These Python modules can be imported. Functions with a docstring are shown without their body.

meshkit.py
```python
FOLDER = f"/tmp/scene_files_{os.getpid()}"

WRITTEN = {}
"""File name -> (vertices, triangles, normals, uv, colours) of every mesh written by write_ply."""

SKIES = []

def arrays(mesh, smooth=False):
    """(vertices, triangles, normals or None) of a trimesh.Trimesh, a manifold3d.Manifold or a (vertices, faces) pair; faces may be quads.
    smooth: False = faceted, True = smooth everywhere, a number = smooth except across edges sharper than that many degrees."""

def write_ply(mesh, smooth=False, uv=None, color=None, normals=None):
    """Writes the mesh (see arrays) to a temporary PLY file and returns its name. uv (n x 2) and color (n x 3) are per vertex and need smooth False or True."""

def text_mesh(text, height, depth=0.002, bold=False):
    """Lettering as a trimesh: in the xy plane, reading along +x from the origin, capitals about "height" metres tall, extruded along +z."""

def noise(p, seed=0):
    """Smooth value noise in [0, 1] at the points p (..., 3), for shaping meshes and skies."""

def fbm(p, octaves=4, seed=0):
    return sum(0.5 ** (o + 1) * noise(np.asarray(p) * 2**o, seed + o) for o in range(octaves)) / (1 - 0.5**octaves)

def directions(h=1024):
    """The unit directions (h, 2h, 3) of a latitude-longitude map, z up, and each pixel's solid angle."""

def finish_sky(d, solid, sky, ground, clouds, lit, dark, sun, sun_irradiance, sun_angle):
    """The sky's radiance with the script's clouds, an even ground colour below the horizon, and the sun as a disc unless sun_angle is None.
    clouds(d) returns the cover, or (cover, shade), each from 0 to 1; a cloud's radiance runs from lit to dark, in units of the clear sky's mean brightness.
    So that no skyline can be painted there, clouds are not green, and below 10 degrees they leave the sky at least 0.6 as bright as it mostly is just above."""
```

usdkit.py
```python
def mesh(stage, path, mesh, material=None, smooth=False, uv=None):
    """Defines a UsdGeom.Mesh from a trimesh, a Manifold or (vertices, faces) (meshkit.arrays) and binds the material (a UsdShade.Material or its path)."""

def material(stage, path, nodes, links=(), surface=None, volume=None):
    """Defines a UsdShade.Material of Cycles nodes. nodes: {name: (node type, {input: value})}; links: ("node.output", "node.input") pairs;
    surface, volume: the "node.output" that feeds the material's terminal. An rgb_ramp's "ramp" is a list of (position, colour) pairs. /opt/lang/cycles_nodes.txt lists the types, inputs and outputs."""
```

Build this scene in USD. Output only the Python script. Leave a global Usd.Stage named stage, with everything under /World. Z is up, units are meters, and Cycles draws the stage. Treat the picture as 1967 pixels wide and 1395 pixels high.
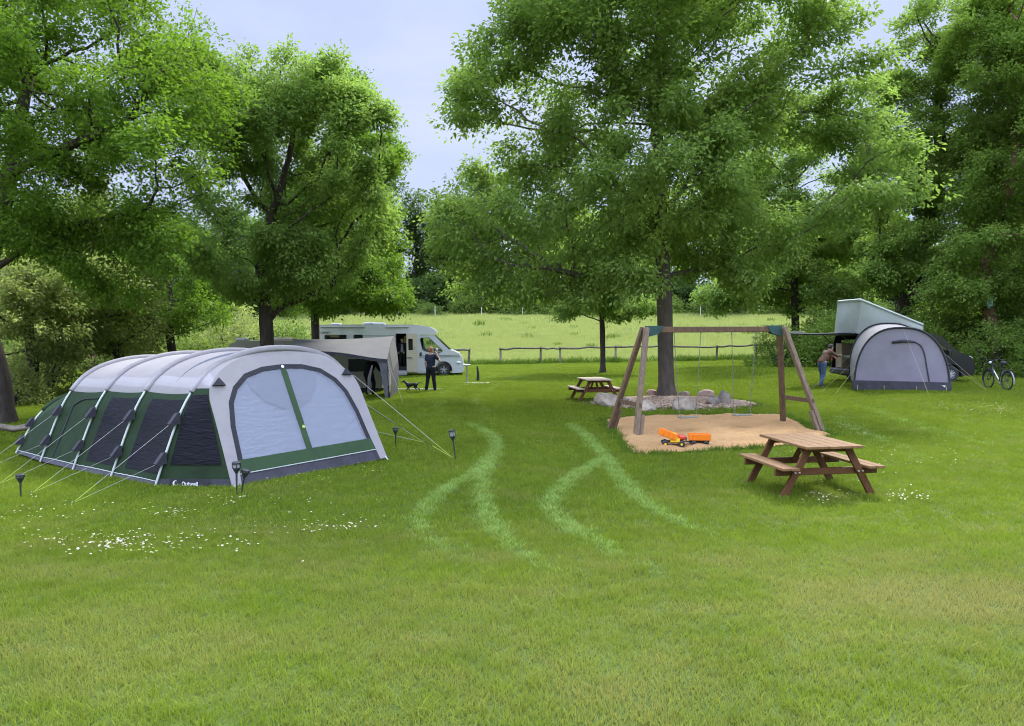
import math, random
import numpy as np, trimesh, manifold3d, usdkit, meshkit
from scipy.spatial import cKDTree
from pxr import Usd, UsdGeom, UsdLux, UsdShade, Gf, Sdf, Vt

stage = Usd.Stage.CreateInMemory()
UsdGeom.SetStageUpAxis(stage, UsdGeom.Tokens.z)
UsdGeom.SetStageMetersPerUnit(stage, 1.0)
UsdGeom.Xform.Define(stage, '/World')
UsdGeom.Scope.Define(stage, '/World/Looks')

# ------------------------------------------------------------------ camera
FPX, CX, CY, HOR, EYE = 1420.0, 983.5, 697.5, 638.0, 2.35      # measured on the 1967 x 1395 photograph
PITCH = math.atan((CY - HOR) / FPX)
cam = UsdGeom.Camera.Define(stage, '/World/camera')
cam.AddTranslateOp().Set(Gf.Vec3d(0, 0, EYE))
cam.AddRotateXOp().Set(90 - math.degrees(PITCH))
cam.CreateHorizontalApertureAttr(36.0)
cam.CreateFocalLengthAttr(36.0 * FPX / 1967)
cam.CreateClippingRangeAttr(Gf.Vec2f(0.05, 5000))
cam.CreateExposureAttr(2.2)

# ------------------------------------------------------------------ sky and sun (bright thin overcast)
SUN_EL, SUN_AZ = math.radians(46), math.radians(208)          # azimuth = atan2(x, y) of the direction towards the sun
sun_dir = np.array([math.cos(SUN_EL) * math.sin(SUN_AZ), math.cos(SUN_EL) * math.cos(SUN_AZ), math.sin(SUN_EL)])
SKY_STRENGTH, SUN_INTENSITY, SUN_ANGLE = 0.1, 0.4, 10.0
sky_mat = usdkit.material(stage, '/World/Looks/sky_overcast', {
    'sky': ('sky_texture', {'sky_type': 'single_scattering', 'sun_disc': False, 'sun_elevation': SUN_EL, 'sun_rotation': SUN_AZ, 'aerosol_density': 1.5}),
    'tc': ('texture_coordinate', {}),
    'map': ('mapping', {'scale': (1.0, 1.0, 2.6)}),
    'n': ('noise_texture', {'scale': 2.3, 'detail': 7.0, 'roughness': 0.55, 'distortion': 0.25}),
    'cover': ('rgb_ramp', {'ramp': [(0.0, (0.86, 0.86, 0.86)), (0.42, (0.93, 0.93, 0.93)), (0.62, (0.98, 0.98, 0.98)), (1.0, (1.0, 1.0, 1.0))]}),
    'shade': ('rgb_ramp', {'ramp': [(0.3, (1.14, 1.32, 1.98)), (0.5, (1.34, 1.52, 2.14)), (0.7, (1.62, 1.78, 2.32))]}),
    'sep': ('separate_xyz', {}), 'up': ('map_range', {'from_min': 0.40, 'from_max': 1.0, 'to_min': 1.0, 'to_max': 4.8, 'clamp': True}), 'lift': ('vector_math', {'math_type': 'scale'}),
    'mix': ('mix_color', {'blend_type': 'mix'}),
    'bg': ('background_shader', {'strength': SKY_STRENGTH})},
    [('tc.generated', 'map.vector'), ('map.vector', 'n.vector'), ('n.fac', 'cover.fac'), ('n.fac', 'shade.fac'), ('cover.color', 'mix.fac'),
     ('tc.generated', 'sep.vector'), ('sep.z', 'up.value'), ('shade.color', 'lift.vector1'), ('up.result', 'lift.scale'), ('sky.color', 'mix.a'), ('lift.vector', 'mix.b'), ('mix.result', 'bg.color')], surface='bg.background')
dome = UsdLux.DomeLight.Define(stage, '/World/sky')
UsdShade.MaterialBindingAPI.Apply(dome.GetPrim()).Bind(sky_mat)
dome.GetPrim().SetCustomDataByKey('kind', 'structure')
sun = UsdLux.DistantLight.Define(stage, '/World/sun')
sun.CreateIntensityAttr(SUN_INTENSITY); sun.CreateNormalizeAttr(True); sun.CreateAngleAttr(SUN_ANGLE); sun.CreateColorAttr(Gf.Vec3f(1.0, 0.96, 0.9))
sun.AddRotateZOp().Set(180 - math.degrees(SUN_AZ)); sun.AddRotateXOp().Set(-(90 - math.degrees(SUN_EL)))

# ------------------------------------------------------------------ helpers: points, shapes, prims
def sstep(a, b, x):
    t = np.clip((np.asarray(x, float) - a) / (b - a), 0, 1)
    return t * t * (3 - 2 * t)

def zt(x, y):
    """Height of the ground."""
    x, y = np.asarray(x, float), np.asarray(y, float)
    s = 4.0
    rise = 0.078 * s * np.logaddexp(0, (y - 54) / s)
    rise = np.where(y > 135, rise - 0.06 * (y - 135), rise)
    dip = 0.075 * 0.8 * (np.logaddexp(0, (-5.0 - x) / 0.8) - np.logaddexp(0, (-10.5 - x) / 0.8)) * sstep(4, 10, y) * (1 - sstep(30, 45, y))
    und = 0.07 * (meshkit.noise(np.stack([x * 0.16, y * 0.16, x * 0], -1), 5) - 0.5) * (1 - sstep(13.5, 15, y) * (1 - sstep(27, 29, y)) * sstep(0.5, 2, x) * (1 - sstep(9, 11, x)))
    knoll = .36 * sstep(8.5, 13.5, x) * sstep(13, 23, y) * (1 - sstep(38, 50, y))
    return rise - dip + und + knoll

def ray(px, py):
    a, b = (px - CX) / FPX, -(py - CY) / FPX
    c, s = math.cos(PITCH), math.sin(PITCH)
    return np.array([a, c + b * s, -s + b * c])

def at(px, py, d):
    """The point at distance d along +y seen at pixel (px, py) of the photograph."""
    r = ray(px, py); return np.array([0, 0, EYE]) + r * (d / r[1])

def gp(px, py):
    """The point of the ground seen at a pixel."""
    r = ray(px, py); z = 0.0
    for _ in range(30):
        d = min(200.0, (EYE - z) / max(1e-3, -r[2] / r[1])); z = .5 * z + .5 * float(zt(r[0] / r[1] * d, d))
    return np.array([r[0] / r[1] * d, d, float(zt(r[0] / r[1] * d, d))])

_o = np.array([[sx, sy, sz] for sx in (-1, 1) for sy in (-1, 1) for sz in (-1, 1)], float)
def _chamfer(s, c):
    h = np.asarray(s, float) / 2; v = []
    for o in _o:
        for k in range(3):
            q = o * (h - c); q[k] = o[k] * h[k]; v.append(q)
    return np.array(v)
_CF = trimesh.convex.convex_hull(trimesh.Trimesh(_chamfer((2, 2.2, 2.4), .3), process=False)) 
_ref = _chamfer((2, 2.2, 2.4), .3)
_mapv = cKDTree(_ref).query(_CF.vertices)[1]
_CFF = _mapv[_CF.faces]
_BF = np.array([[0, 1, 3], [0, 3, 2], [4, 6, 7], [4, 7, 5], [0, 4, 5], [0, 5, 1], [2, 3, 7], [2, 7, 6], [0, 2, 6], [0, 6, 4], [1, 5, 7], [1, 7, 3]])

def frame(z, up=(0, 0, 1)):
    z = np.asarray(z, float); z = z / np.linalg.norm(z); up = np.asarray(up, float)
    if abs(z @ up) > 0.98: up = np.array([1.0, 0, 0]) if abs(z[0]) < .9 else np.array([0, 1.0, 0])
    x = np.cross(up, z); x /= np.linalg.norm(x)
    return np.stack([x, np.cross(z, x), z], 1)

def rotz(a):
    c, s = math.cos(a), math.sin(a); return np.array([[c, -s, 0], [s, c, 0], [0, 0, 1.0]])

class MB:
    """Collects shapes that become ONE mesh."""
    def __init__(self): self.v, self.f, self.n = [], [], 0
    def add(self, v, f):
        v = np.asarray(v, float); f = np.asarray(f, int)
        if f.shape[1] == 4: f = np.vstack([f[:, [0, 1, 2]], f[:, [0, 2, 3]]])
        self.v.append(v); self.f.append(f + self.n); self.n += len(v); return self
    def tm(self, m):
        v, f, _ = meshkit.arrays(m); return self.add(v, f)
    def box(self, c, s, R=None, ch=0.0):
        v, f = (_chamfer(s, min(ch, min(s) * .45)), _CFF) if ch else (_o * np.asarray(s, float) / 2, _BF)
        if R is not None: v = v @ np.asarray(R).T
        return self.add(v + np.asarray(c, float), f)
    def beam(self, p0, p1, w, h, up=(0, 0, 1), ch=0.006):
        """A board from p0 to p1: w across, h along up."""
        p0, p1 = np.asarray(p0, float), np.asarray(p1, float); L = np.linalg.norm(p1 - p0)
        return self.box((p0 + p1) / 2, (w, h, L), frame(p1 - p0, up), ch)
    def tube(self, pts, r, n=8, cap=True):
        p = np.asarray(pts, float); r = np.broadcast_to(np.asarray(r, float), (len(p),))
        t = np.gradient(p, axis=0); t /= np.linalg.norm(t, axis=1, keepdims=True) + 1e-12
        F = frame(t[0]); a = F[:, 0]; A = []
        for k in range(len(p)):
            a = a - t[k] * (a @ t[k]); a = a / (np.linalg.norm(a) + 1e-12); A.append(a)
        A = np.array(A); B = np.cross(t, A); th = np.arange(n) * 2 * np.pi / n
        v = p[:, None] + r[:, None, None] * (np.cos(th)[None, :, None] * A[:, None] + np.sin(th)[None, :, None] * B[:, None])
        i, j = np.meshgrid(np.arange(len(p) - 1), np.arange(n), indexing='ij')
        q = np.stack([i * n + j, i * n + (j + 1) % n, (i + 1) * n + (j + 1) % n, (i + 1) * n + j], -1).reshape(-1, 4)
        v = v.reshape(-1, 3); f = np.vstack([q[:, [0, 1, 2]], q[:, [0, 2, 3]]])
        if cap:
            k = len(v); v = np.vstack([v, p[:1], p[-1:]]); j = np.arange(n)
            f = np.vstack([f, np.stack([np.full(n, k), (j + 1) % n, j], 1), np.stack([np.full(n, k + 1), (len(p) - 1) * n + j, (len(p) - 1) * n + (j + 1) % n], 1)])
        return self.add(v, f)
    def cyl(self, p0, p1, r0, r1=None, n=16): return self.tube([p0, p1], [r0, r0 if r1 is None else r1], n)
    def grid(self, P):
        """A sheet through an array of points (a, b, 3)."""
        P = np.asarray(P, float); a, b = P.shape[:2]
        i, j = np.meshgrid(np.arange(a - 1), np.arange(b - 1), indexing='ij')
        q = np.stack([i * b + j, i * b + j + 1, (i + 1) * b + j + 1, (i + 1) * b + j], -1).reshape(-1, 4)
        return self.add(P.reshape(-1, 3), q)
    def slab(self, P, th):
        """A sheet with thickness th: the front face through P, the back pushed along its mean normal."""
        P = np.asarray(P, float); a, b = P.shape[:2]
        du = np.gradient(P, axis=0); dv = np.gradient(P, axis=1); N = np.cross(du, dv); N /= np.linalg.norm(N, axis=-1, keepdims=True) + 1e-12
        Q = P - N * th; n = a * b
        i, j = np.meshgrid(np.arange(a - 1), np.arange(b - 1), indexing='ij')
        q = np.stack([i * b + j, (i + 1) * b + j, (i + 1) * b + j + 1, i * b + j + 1], -1).reshape(-1, 4)
        rim = np.concatenate([np.arange(b), np.arange(1, a) * b + b - 1, (a - 1) * b + np.arange(b - 2, -1, -1), np.arange(a - 2, 0, -1) * b])
        r2 = np.roll(rim, -1); side = np.stack([rim, r2, r2 + n, rim + n], 1)
        return self.add(np.vstack([P.reshape(-1, 3), Q.reshape(-1, 3)]), np.vstack([q, q[:, ::-1] + n, side]))
    def prism(self, poly, p, R, depth):
        """poly (n,2) extruded by depth along R's third axis; R's first two columns carry the polygon."""
        from shapely.geometry import Polygon
        if hasattr(poly, 'geoms'):
            for g in poly.geoms:
                if g.area > 1e-7: self.prism(g, p, R, depth)
            return self
        m = trimesh.creation.extrude_polygon(Polygon(poly) if not hasattr(poly, 'area') else poly, depth, engine='earcut')
        return self.add(np.asarray(m.vertices) @ np.asarray(R).T + np.asarray(p, float), m.faces)
    def ball(self, c, r, sub=2, scale=(1, 1, 1)):
        m = trimesh.creation.icosphere(sub, 1.0); return self.add(m.vertices * r * np.asarray(scale, float) + np.asarray(c, float), m.faces)
    def torus(self, c, R, r, axis, n=24, m=8):
        th = np.linspace(0, 2 * np.pi, n, endpoint=False); F = frame(axis)
        P = np.array([[np.asarray(c) + F @ np.array([(R + r * math.cos(u)) * math.cos(t), (R + r * math.cos(u)) * math.sin(t), r * math.sin(u)]) for u in np.linspace(0, 2 * np.pi, m + 1)] for t in np.append(th, 0)])
        return self.grid(P)
    def lathe(self, prof, c, axis=(0, 0, 1), n=24):
        """prof: (radius, height) pairs turned about the axis."""
        F = frame(axis); th = np.linspace(0, 2 * np.pi, n + 1)
        P = np.array([[np.asarray(c) + F @ np.array([r * math.cos(t), r * math.sin(t), h]) for t in th] for r, h in prof])
        return self.grid(P)
    def mesh(self):
        return np.vstack(self.v), np.vstack(self.f)
    def xf(self, R, t):
        self.v = [v @ np.asarray(R).T + np.asarray(t, float) for v in self.v]; return self

_used = {}
def numbered(parent, name):
    k = _used.get((parent, name), 0); _used[(parent, name)] = k + 1
    return f'{parent}/{name}' if k == 0 else f'{parent}/{name}_{k:03d}'

def tag(prim, label=None, cat=None, group=None, kind=None):
    for k, t in (('label', label), ('category', cat), ('group', group), ('kind', kind)):
        if t: prim.SetCustomDataByKey(k, t)

def thing(name, label, cat, loc=(0, 0, 0), rz=0.0, group=None):
    path = numbered('/World', name)
    x = UsdGeom.Xform.Define(stage, path)
    x.AddTranslateOp().Set(Gf.Vec3d(*map(float, loc)))
    if rz: x.AddRotateZOp().Set(math.degrees(rz))
    tag(x.GetPrim(), label, cat, group); return path

def part(parent, name, mb, mat, smooth=False, label=None, kind=None):
    path = numbered(parent, name)
    m = usdkit.mesh(stage, path, mb.mesh() if isinstance(mb, MB) else mb, M[mat], smooth)
    tag(m.GetPrim(), label, None, None, kind); return path

def single(name, mb, mat, label, cat, group=None, kind=None, smooth=False, loc=None):
    path = numbered('/World', name)
    m = usdkit.mesh(stage, path, mb.mesh() if isinstance(mb, MB) else mb, M[mat], smooth)
    if loc is not None: m.AddTranslateOp().Set(Gf.Vec3d(*map(float, loc)))
    tag(m.GetPrim(), label, cat, group, kind); return path

def structure(name, mb, mat, smooth=False): return single(name, mb, mat, None, None, None, 'structure', smooth)

def copy(src, loc, rz=0.0, label=None, group=None, cat=None, scale=None):
    """Another thing that shares src's parts."""
    base = src.rsplit('/', 1)[1].rstrip('0123456789').rstrip('_'); was = stage.GetPrimAtPath(src).GetCustomData()
    path = numbered('/World', base); x = UsdGeom.Xform.Define(stage, path)
    x.GetPrim().GetReferences().AddInternalReference(src)
    x.GetPrim().SetInstanceable(True)
    x.ClearXformOpOrder(); x.AddTranslateOp(opSuffix='p').Set(Gf.Vec3d(*map(float, loc))); x.AddRotateZOp(opSuffix='p').Set(math.degrees(rz))
    if scale is not None: x.AddScaleOp(opSuffix='p').Set(Gf.Vec3f(*scale))
    tag(x.GetPrim(), label or was['label'], cat or was['category'], group or was.get('group')); return path

def scatter(path, protos, which, pos, quat, scale):
    """A PointInstancer; protos: (name, (v, f), material)."""
    pi = UsdGeom.PointInstancer.Define(stage, path); rel = pi.CreatePrototypesRel()
    for nm, mesh, mat in protos:
        usdkit.mesh(stage, f'{path}/{nm}', mesh, M[mat]); rel.AddTarget(f'{path}/{nm}')
    pi.CreateProtoIndicesAttr(Vt.IntArray.FromNumpy(np.asarray(which, np.int32)))
    pi.CreatePositionsAttr(Vt.Vec3fArray.FromNumpy(np.asarray(pos, np.float32)))
    pi.CreateOrientationsAttr(Vt.QuathArray([Gf.Quath(*map(float, q)) for q in quat]))
    pi.CreateScalesAttr(Vt.Vec3fArray.FromNumpy(np.asarray(scale, np.float32)))
    return pi.GetPrim()

# ------------------------------------------------------------------ materials
M = {}
def lerp(a, b, t): return tuple(x + (y - x) * t for x, y in zip(a, b))
def pm(name, col, rough=0.6, var=0.15, scale=4.0, bump=0.0, bscale=40.0, metallic=0.0, coat=0.0, col2=None, stretch=(1, 1, 1), spec=0.5, thin=0.0, detail=4.0):
    """A principled material whose colour wanders between darker and lighter; thin > 0 lets light through cloth."""
    lo = tuple(c * (1 - var) for c in col) if col2 is None else col2
    hi = tuple(min(1, c * (1 + var)) for c in col)
    nodes = {'g': ('geometry', {}), 'mp': ('mapping', {'scale': stretch}), 'n': ('noise_texture', {'scale': scale, 'detail': detail, 'roughness': .6}),
             'r': ('rgb_ramp', {'ramp': [(0.3, lo), (0.7, hi)]}),
             'p': ('principled_bsdf', {'roughness': rough, 'metallic': metallic, 'coat_weight': coat, 'coat_roughness': .06, 'specular_ior_level': spec})}
    links = [('g.position', 'mp.vector'), ('mp.vector', 'n.vector'), ('n.fac', 'r.fac'), ('r.color', 'p.base_color')]
    if bump:
        nodes['bn'] = ('noise_texture', {'scale': bscale, 'detail': 3.0}); nodes['b'] = ('bump', {'strength': min(1.0, bump), 'distance': 0.02})
        links += [('mp.vector', 'bn.vector'), ('bn.fac', 'b.height'), ('b.normal', 'p.normal')]
    out = 'p.BSDF'
    if thin:
        nodes['t'] = ('translucent_bsdf', {}); nodes['m'] = ('mix_closure', {'fac': thin})
        links += [('r.color', 't.color'), ('p.BSDF', 'm.closure1'), ('t.BSDF', 'm.closure2')]; out = 'm.closure'
    M[name] = usdkit.material(stage, f'/World/Looks/{name}', nodes, links, surface=out)

def pane(name, tint, clear=0.75, rough=0.03, body=(0.02, 0.02, 0.025), ior=1.5):
    """A window pane: see-through, with the sky mirrored in it. clear: how much of it lets light straight through."""
    M[name] = usdkit.material(stage, f'/World/Looks/{name}', {
        't': ('transparent_bsdf', {'color': tint}), 'd': ('diffuse_bsdf', {'color': body}), 'g': ('glossy_bsdf', {'color': (1, 1, 1), 'roughness': rough}),
        'fr': ('fresnel', {'IOR': ior}), 'm1': ('mix_closure', {'fac': 1 - clear}), 'm2': ('mix_closure', {})},
        [('t.BSDF', 'm1.closure1'), ('d.BSDF', 'm1.closure2'), ('m1.closure', 'm2.closure1'), ('g.BSDF', 'm2.closure2'), ('fr.fac', 'm2.fac')], surface='m2.closure')

def leaf(name, cols, trans=0.35, rough=0.45):
    """Leaves: each its own tone of the ramp, drifting slowly over the crown, with light passing through."""
    M[name] = usdkit.material(stage, f'/World/Looks/{name}', {
        'g': ('geometry', {}), 'n': ('noise_texture', {'scale': 0.55, 'detail': 2.0}), 'a': ('math', {'math_type': 'multiply_add', 'value2': 0.55}),
        'ns': ('math', {'math_type': 'multiply', 'value2': 0.62}),
        'r': ('rgb_ramp', {'ramp': cols}), 'p': ('principled_bsdf', {'roughness': rough, 'specular_ior_level': 0.12}), 't': ('translucent_bsdf', {}),
        'h': ('hsv', {'saturation': 1.12, 'value': 1.4}), 'm': ('mix_closure', {'fac': trans})},
        [('g.position', 'n.vector'), ('n.fac', 'ns.value1'), ('g.random_per_island', 'a.value1'), ('ns.value', 'a.value3'), ('a.value', 'r.fac'),
         ('r.color', 'p.base_color'), ('r.color', 'h.color'), ('h.color', 't.color'), ('p.BSDF', 'm.closure1'), ('t.BSDF', 'm.closure2')], surface='m.closure')
# ------------------------------------------------------------------ ground
def ground_mat(name, ramp, scale, big, bigscale, fac=.5, bumpd=.03):
    """Two layers of noise in world space: small tufts (ramp) and broad patches (big)."""
    M[name] = usdkit.material(stage, f'/World/Looks/{name}', {
        'g': ('geometry', {}), 'n': ('noise_texture', {'scale': scale, 'detail': 8.0, 'roughness': .7}), 'r': ('rgb_ramp', {'ramp': ramp}),
        'n2': ('noise_texture', {'scale': bigscale, 'detail': 3.0}), 'r2': ('rgb_ramp', {'ramp': big}),
        'mx': ('mix_color', {'blend_type': 'mix', 'fac': fac}), 'b': ('bump', {'strength': .6, 'distance': bumpd}), 'p': ('principled_bsdf', {'roughness': .85, 'specular_ior_level': .2})},
        [('g.position', 'n.vector'), ('g.position', 'n2.vector'), ('n.fac', 'r.fac'), ('n2.fac', 'r2.fac'), ('r.color', 'mx.a'), ('r2.color', 'mx.b'),
         ('mx.result', 'p.base_color'), ('n.fac', 'b.height'), ('b.normal', 'p.normal')], surface='p.BSDF')

def blade_mat(name, cols, trans=.3, dry=None):
    """Grass blades: a tone per patch of ground (cols along a broad noise), straw tones where the noise 'dry' peaks, more of them close to where the photographer stood."""
    nodes = {'g': ('geometry', {}), 's': ('separate_xyz', {}), 'n': ('noise_texture', {'scale': .55, 'detail': 8.0, 'roughness': .72}), 'fine': ('noise_texture', {'scale': 6.0, 'detail': 4.0, 'roughness': .7}),
             'am': ('math', {'math_type': 'multiply_add', 'value2': .50}), 'sub': ('math', {'math_type': 'multiply', 'value2': .42}), 'sum': ('math', {'math_type': 'add'}),
             'sc': ('math', {'math_type': 'multiply', 'value2': .36}), 'r': ('rgb_ramp', {'ramp': cols}),
             'p': ('principled_bsdf', {'roughness': .6, 'specular_ior_level': .08}), 't': ('translucent_bsdf', {}), 'm': ('mix_closure', {'fac': trans})}
    links = [('g.position', 'n.vector'), ('g.position', 'fine.vector'), ('g.position', 's.vector'), ('n.fac', 'sc.value1'), ('g.random_per_island', 'am.value1'), ('sc.value', 'am.value3'),
             ('fine.fac', 'sub.value1'), ('am.value', 'sum.value1'), ('sub.value', 'sum.value2'), ('sum.value', 'r.fac'), ('p.BSDF', 'm.closure1'), ('t.BSDF', 'm.closure2')]
    src = 'r.color'
    if dry:
        nodes |= {'dn': ('noise_texture', {'scale': .75, 'detail': 9.0, 'roughness': .75}), 'dmp': ('mapping', {'scale': (.7, 1.3, 1.0), 'location': (7.0, 3.0, 0.0)}),
                  'ny': ('map_range', {'range_type': 'smoothstep', 'from_min': 5.0, 'from_max': 11.5, 'to_min': .06, 'to_max': -.07}), 'da': ('math', {'math_type': 'add'}),
                  'dr': ('map_range', {'from_min': .46, 'from_max': .74, 'to_min': 0.0, 'to_max': .72, 'clamp': True}), 'dm': ('mix_color', {'blend_type': 'mix', 'b': dry}),
                  'off': ('vector_math', {'math_type': 'subtract', 'vector2': PARCHED}), 'sq': ('vector_math', {'math_type': 'multiply', 'vector2': (.55, 1.5, 0.0)}), 'len': ('vector_math', {'math_type': 'length'}),
                  'pr': ('map_range', {'range_type': 'smoothstep', 'from_min': .2, 'from_max': 1.25, 'to_min': .30, 'to_max': 0.0}), 'db': ('math', {'math_type': 'add'})}
        links += [('g.position', 'dmp.vector'), ('dmp.vector', 'dn.vector'), ('s.y', 'ny.value'), ('dn.fac', 'da.value1'), ('ny.result', 'da.value2'), ('g.position', 'off.vector1'), ('off.vector', 'sq.vector1'), ('sq.vector', 'len.vector1'), ('len.value', 'pr.value'), ('da.value', 'db.value1'), ('pr.result', 'db.value2'), ('db.value', 'dr.value'), ('dr.result', 'dm.fac'), ('r.color', 'dm.a')]
        src = 'dm.result'
    links += [(src, 'p.base_color'), (src, 't.color')]
    M[name] = usdkit.material(stage, f'/World/Looks/{name}', nodes, links, surface='m.closure')

PARCHED = tuple(float(q) for q in gp(1850, 1150))
GREENS = [(.15, (.090, .135, .014)), (.38, (.190, .270, .024)), (.62, (.315, .415, .040)), (.80, (.425, .510, .070)), (.97, (.55, .60, .14))]
ground_mat('lawn_soil', [(.3, (.035, .055, .010)), (.55, (.06, .095, .014)), (.75, (.10, .13, .03))], 14.0, [(.35, (.05, .09, .012)), (.65, (.09, .13, .022))], .5)
ground_mat('meadow_soil', [(.3, (.24, .30, .045)), (.5, (.36, .42, .07)), (.72, (.48, .50, .12))], 2.2, [(.35, (.26, .36, .05)), (.65, (.46, .48, .10))], .09, .55, .1)
blade_mat('lawn_blade', GREENS, .42, (.37, .335, .11))
blade_mat('track_blade', [(.2, (.23, .35, .068)), (.6, (.335, .475, .115)), (.9, (.43, .55, .18))], .25)
blade_mat('long_blade', [(.15, (.07, .13, .015)), (.5, (.13, .22, .025)), (.9, (.24, .30, .06))], .3)
blade_mat('meadow_blade', [(.1, (.20, .265, .07)), (.45, (.36, .41, .13)), (.7, (.46, .49, .18)), (.95, (.56, .54, .28))], .35)
ground_mat('sand', [(.32, (.25, .135, .048)), (.47, (.43, .255, .105)), (.72, (.56, .355, .165))], 16.0, [(.35, (.37, .21, .085)), (.65, (.48, .295, .13))], .9, .5, .05)
ground_mat('gravel_bed', [(.3, (.24, .17, .11)), (.7, (.42, .32, .22))], 20.0, [(.4, (.3, .22, .15)), (.7, (.38, .3, .22))], 1.0)

# one sheet to the horizon, mown lawn near, rough meadow beyond the rail fence
def far_axis(n, reach): t = np.linspace(0, 1, n); return 3 * t + (reach - 3) * t ** 3.2
xs = np.concatenate([-62 - far_axis(26, 2200)[:0:-1], np.arange(-62, 62.01, .5), 62 + far_axis(26, 2200)[1:]])
ys = np.concatenate([-14 - far_axis(20, 1500)[:0:-1], np.arange(-14, 150.01, .5), 150 + far_axis(30, 2500)[1:]])
X, Y = np.meshgrid(xs, ys, indexing='ij')
FENCE_Y = lambda x: 51.5 + 0.22 * np.clip(x, -30, 40)
Zg = zt(X, Y)
P = np.stack([X, Y, Zg], -1)
nx, ny = X.shape
i, j = np.meshgrid(np.arange(nx - 1), np.arange(ny - 1), indexing='ij')
q = np.stack([i * ny + j, (i + 1) * ny + j, (i + 1) * ny + j + 1, i * ny + j + 1], -1).reshape(-1, 4)
cxy = P.reshape(-1, 3)[q].mean(1)
is_lawn = (cxy[:, 1] < FENCE_Y(cxy[:, 0]) + .3) & (np.abs(cxy[:, 0]) < 62) & (cxy[:, 1] > -14)
def sheet(mask):
    qq = q[mask]; u, inv = np.unique(qq, return_inverse=True); return MB().add(P.reshape(-1, 3)[u], inv.reshape(-1, 4))
structure('lawn', sheet(is_lawn), 'lawn_soil', True)
structure('meadow', sheet(~is_lawn), 'meadow_soil', True)

from shapely.geometry import Polygon, Point, LineString
import shapely
SAND = Polygon([gp(*p)[:2] for p in [(1160, 808), (1195, 804), (1300, 800), (1400, 799), (1500, 798), (1535, 812), (1555, 826), (1600, 836), (1560, 850), (1500, 858), (1440, 862), (1368, 867), (1300, 870), (1240, 873), (1215, 872), (1195, 845)]]).buffer(.35).buffer(-.35)
sx0, sy0, sx1, sy1 = SAND.bounds
gx, gy = np.meshgrid(np.arange(sx0 - .2, sx1 + .3, .07), np.arange(sy0 - .2, sy1 + .3, .07), indexing='ij')
inside = shapely.contains_xy(SAND.buffer(.03), gx, gy)
dist = np.minimum(.3, shapely.distance(SAND.exterior, shapely.points(gx, gy)))
pn = np.stack([gx, gy, gx * 0], -1)
sz = zt(gx, gy) + .004 + np.where(inside, .12 * np.minimum(1, dist / .25) * (.05 + meshkit.fbm(pn * 3.2, 5, 3)) - .035 * np.exp(-((gx - 4.05) ** 2 + (gy - 17.2) ** 2) / .12) - .035 * np.exp(-((gx - 5.5) ** 2 + (gy - 17.5) ** 2) / .12), 0) + .02 * np.where(inside, meshkit.noise(pn * 11, 8), 0)
a, b = gx.shape
i, j = np.meshgrid(np.arange(a - 1), np.arange(b - 1), indexing='ij')
qs = np.stack([i * b + j, (i + 1) * b + j, (i + 1) * b + j + 1, i * b + j + 1], -1).reshape(-1, 4)
qs = qs[inside.ravel()[qs].all(1)]
us, inv = np.unique(qs, return_inverse=True)
structure('sand_pit', MB().add(np.stack([gx, gy, sz], -1).reshape(-1, 3)[us], inv.reshape(-1, 4)), 'sand', True)

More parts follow.
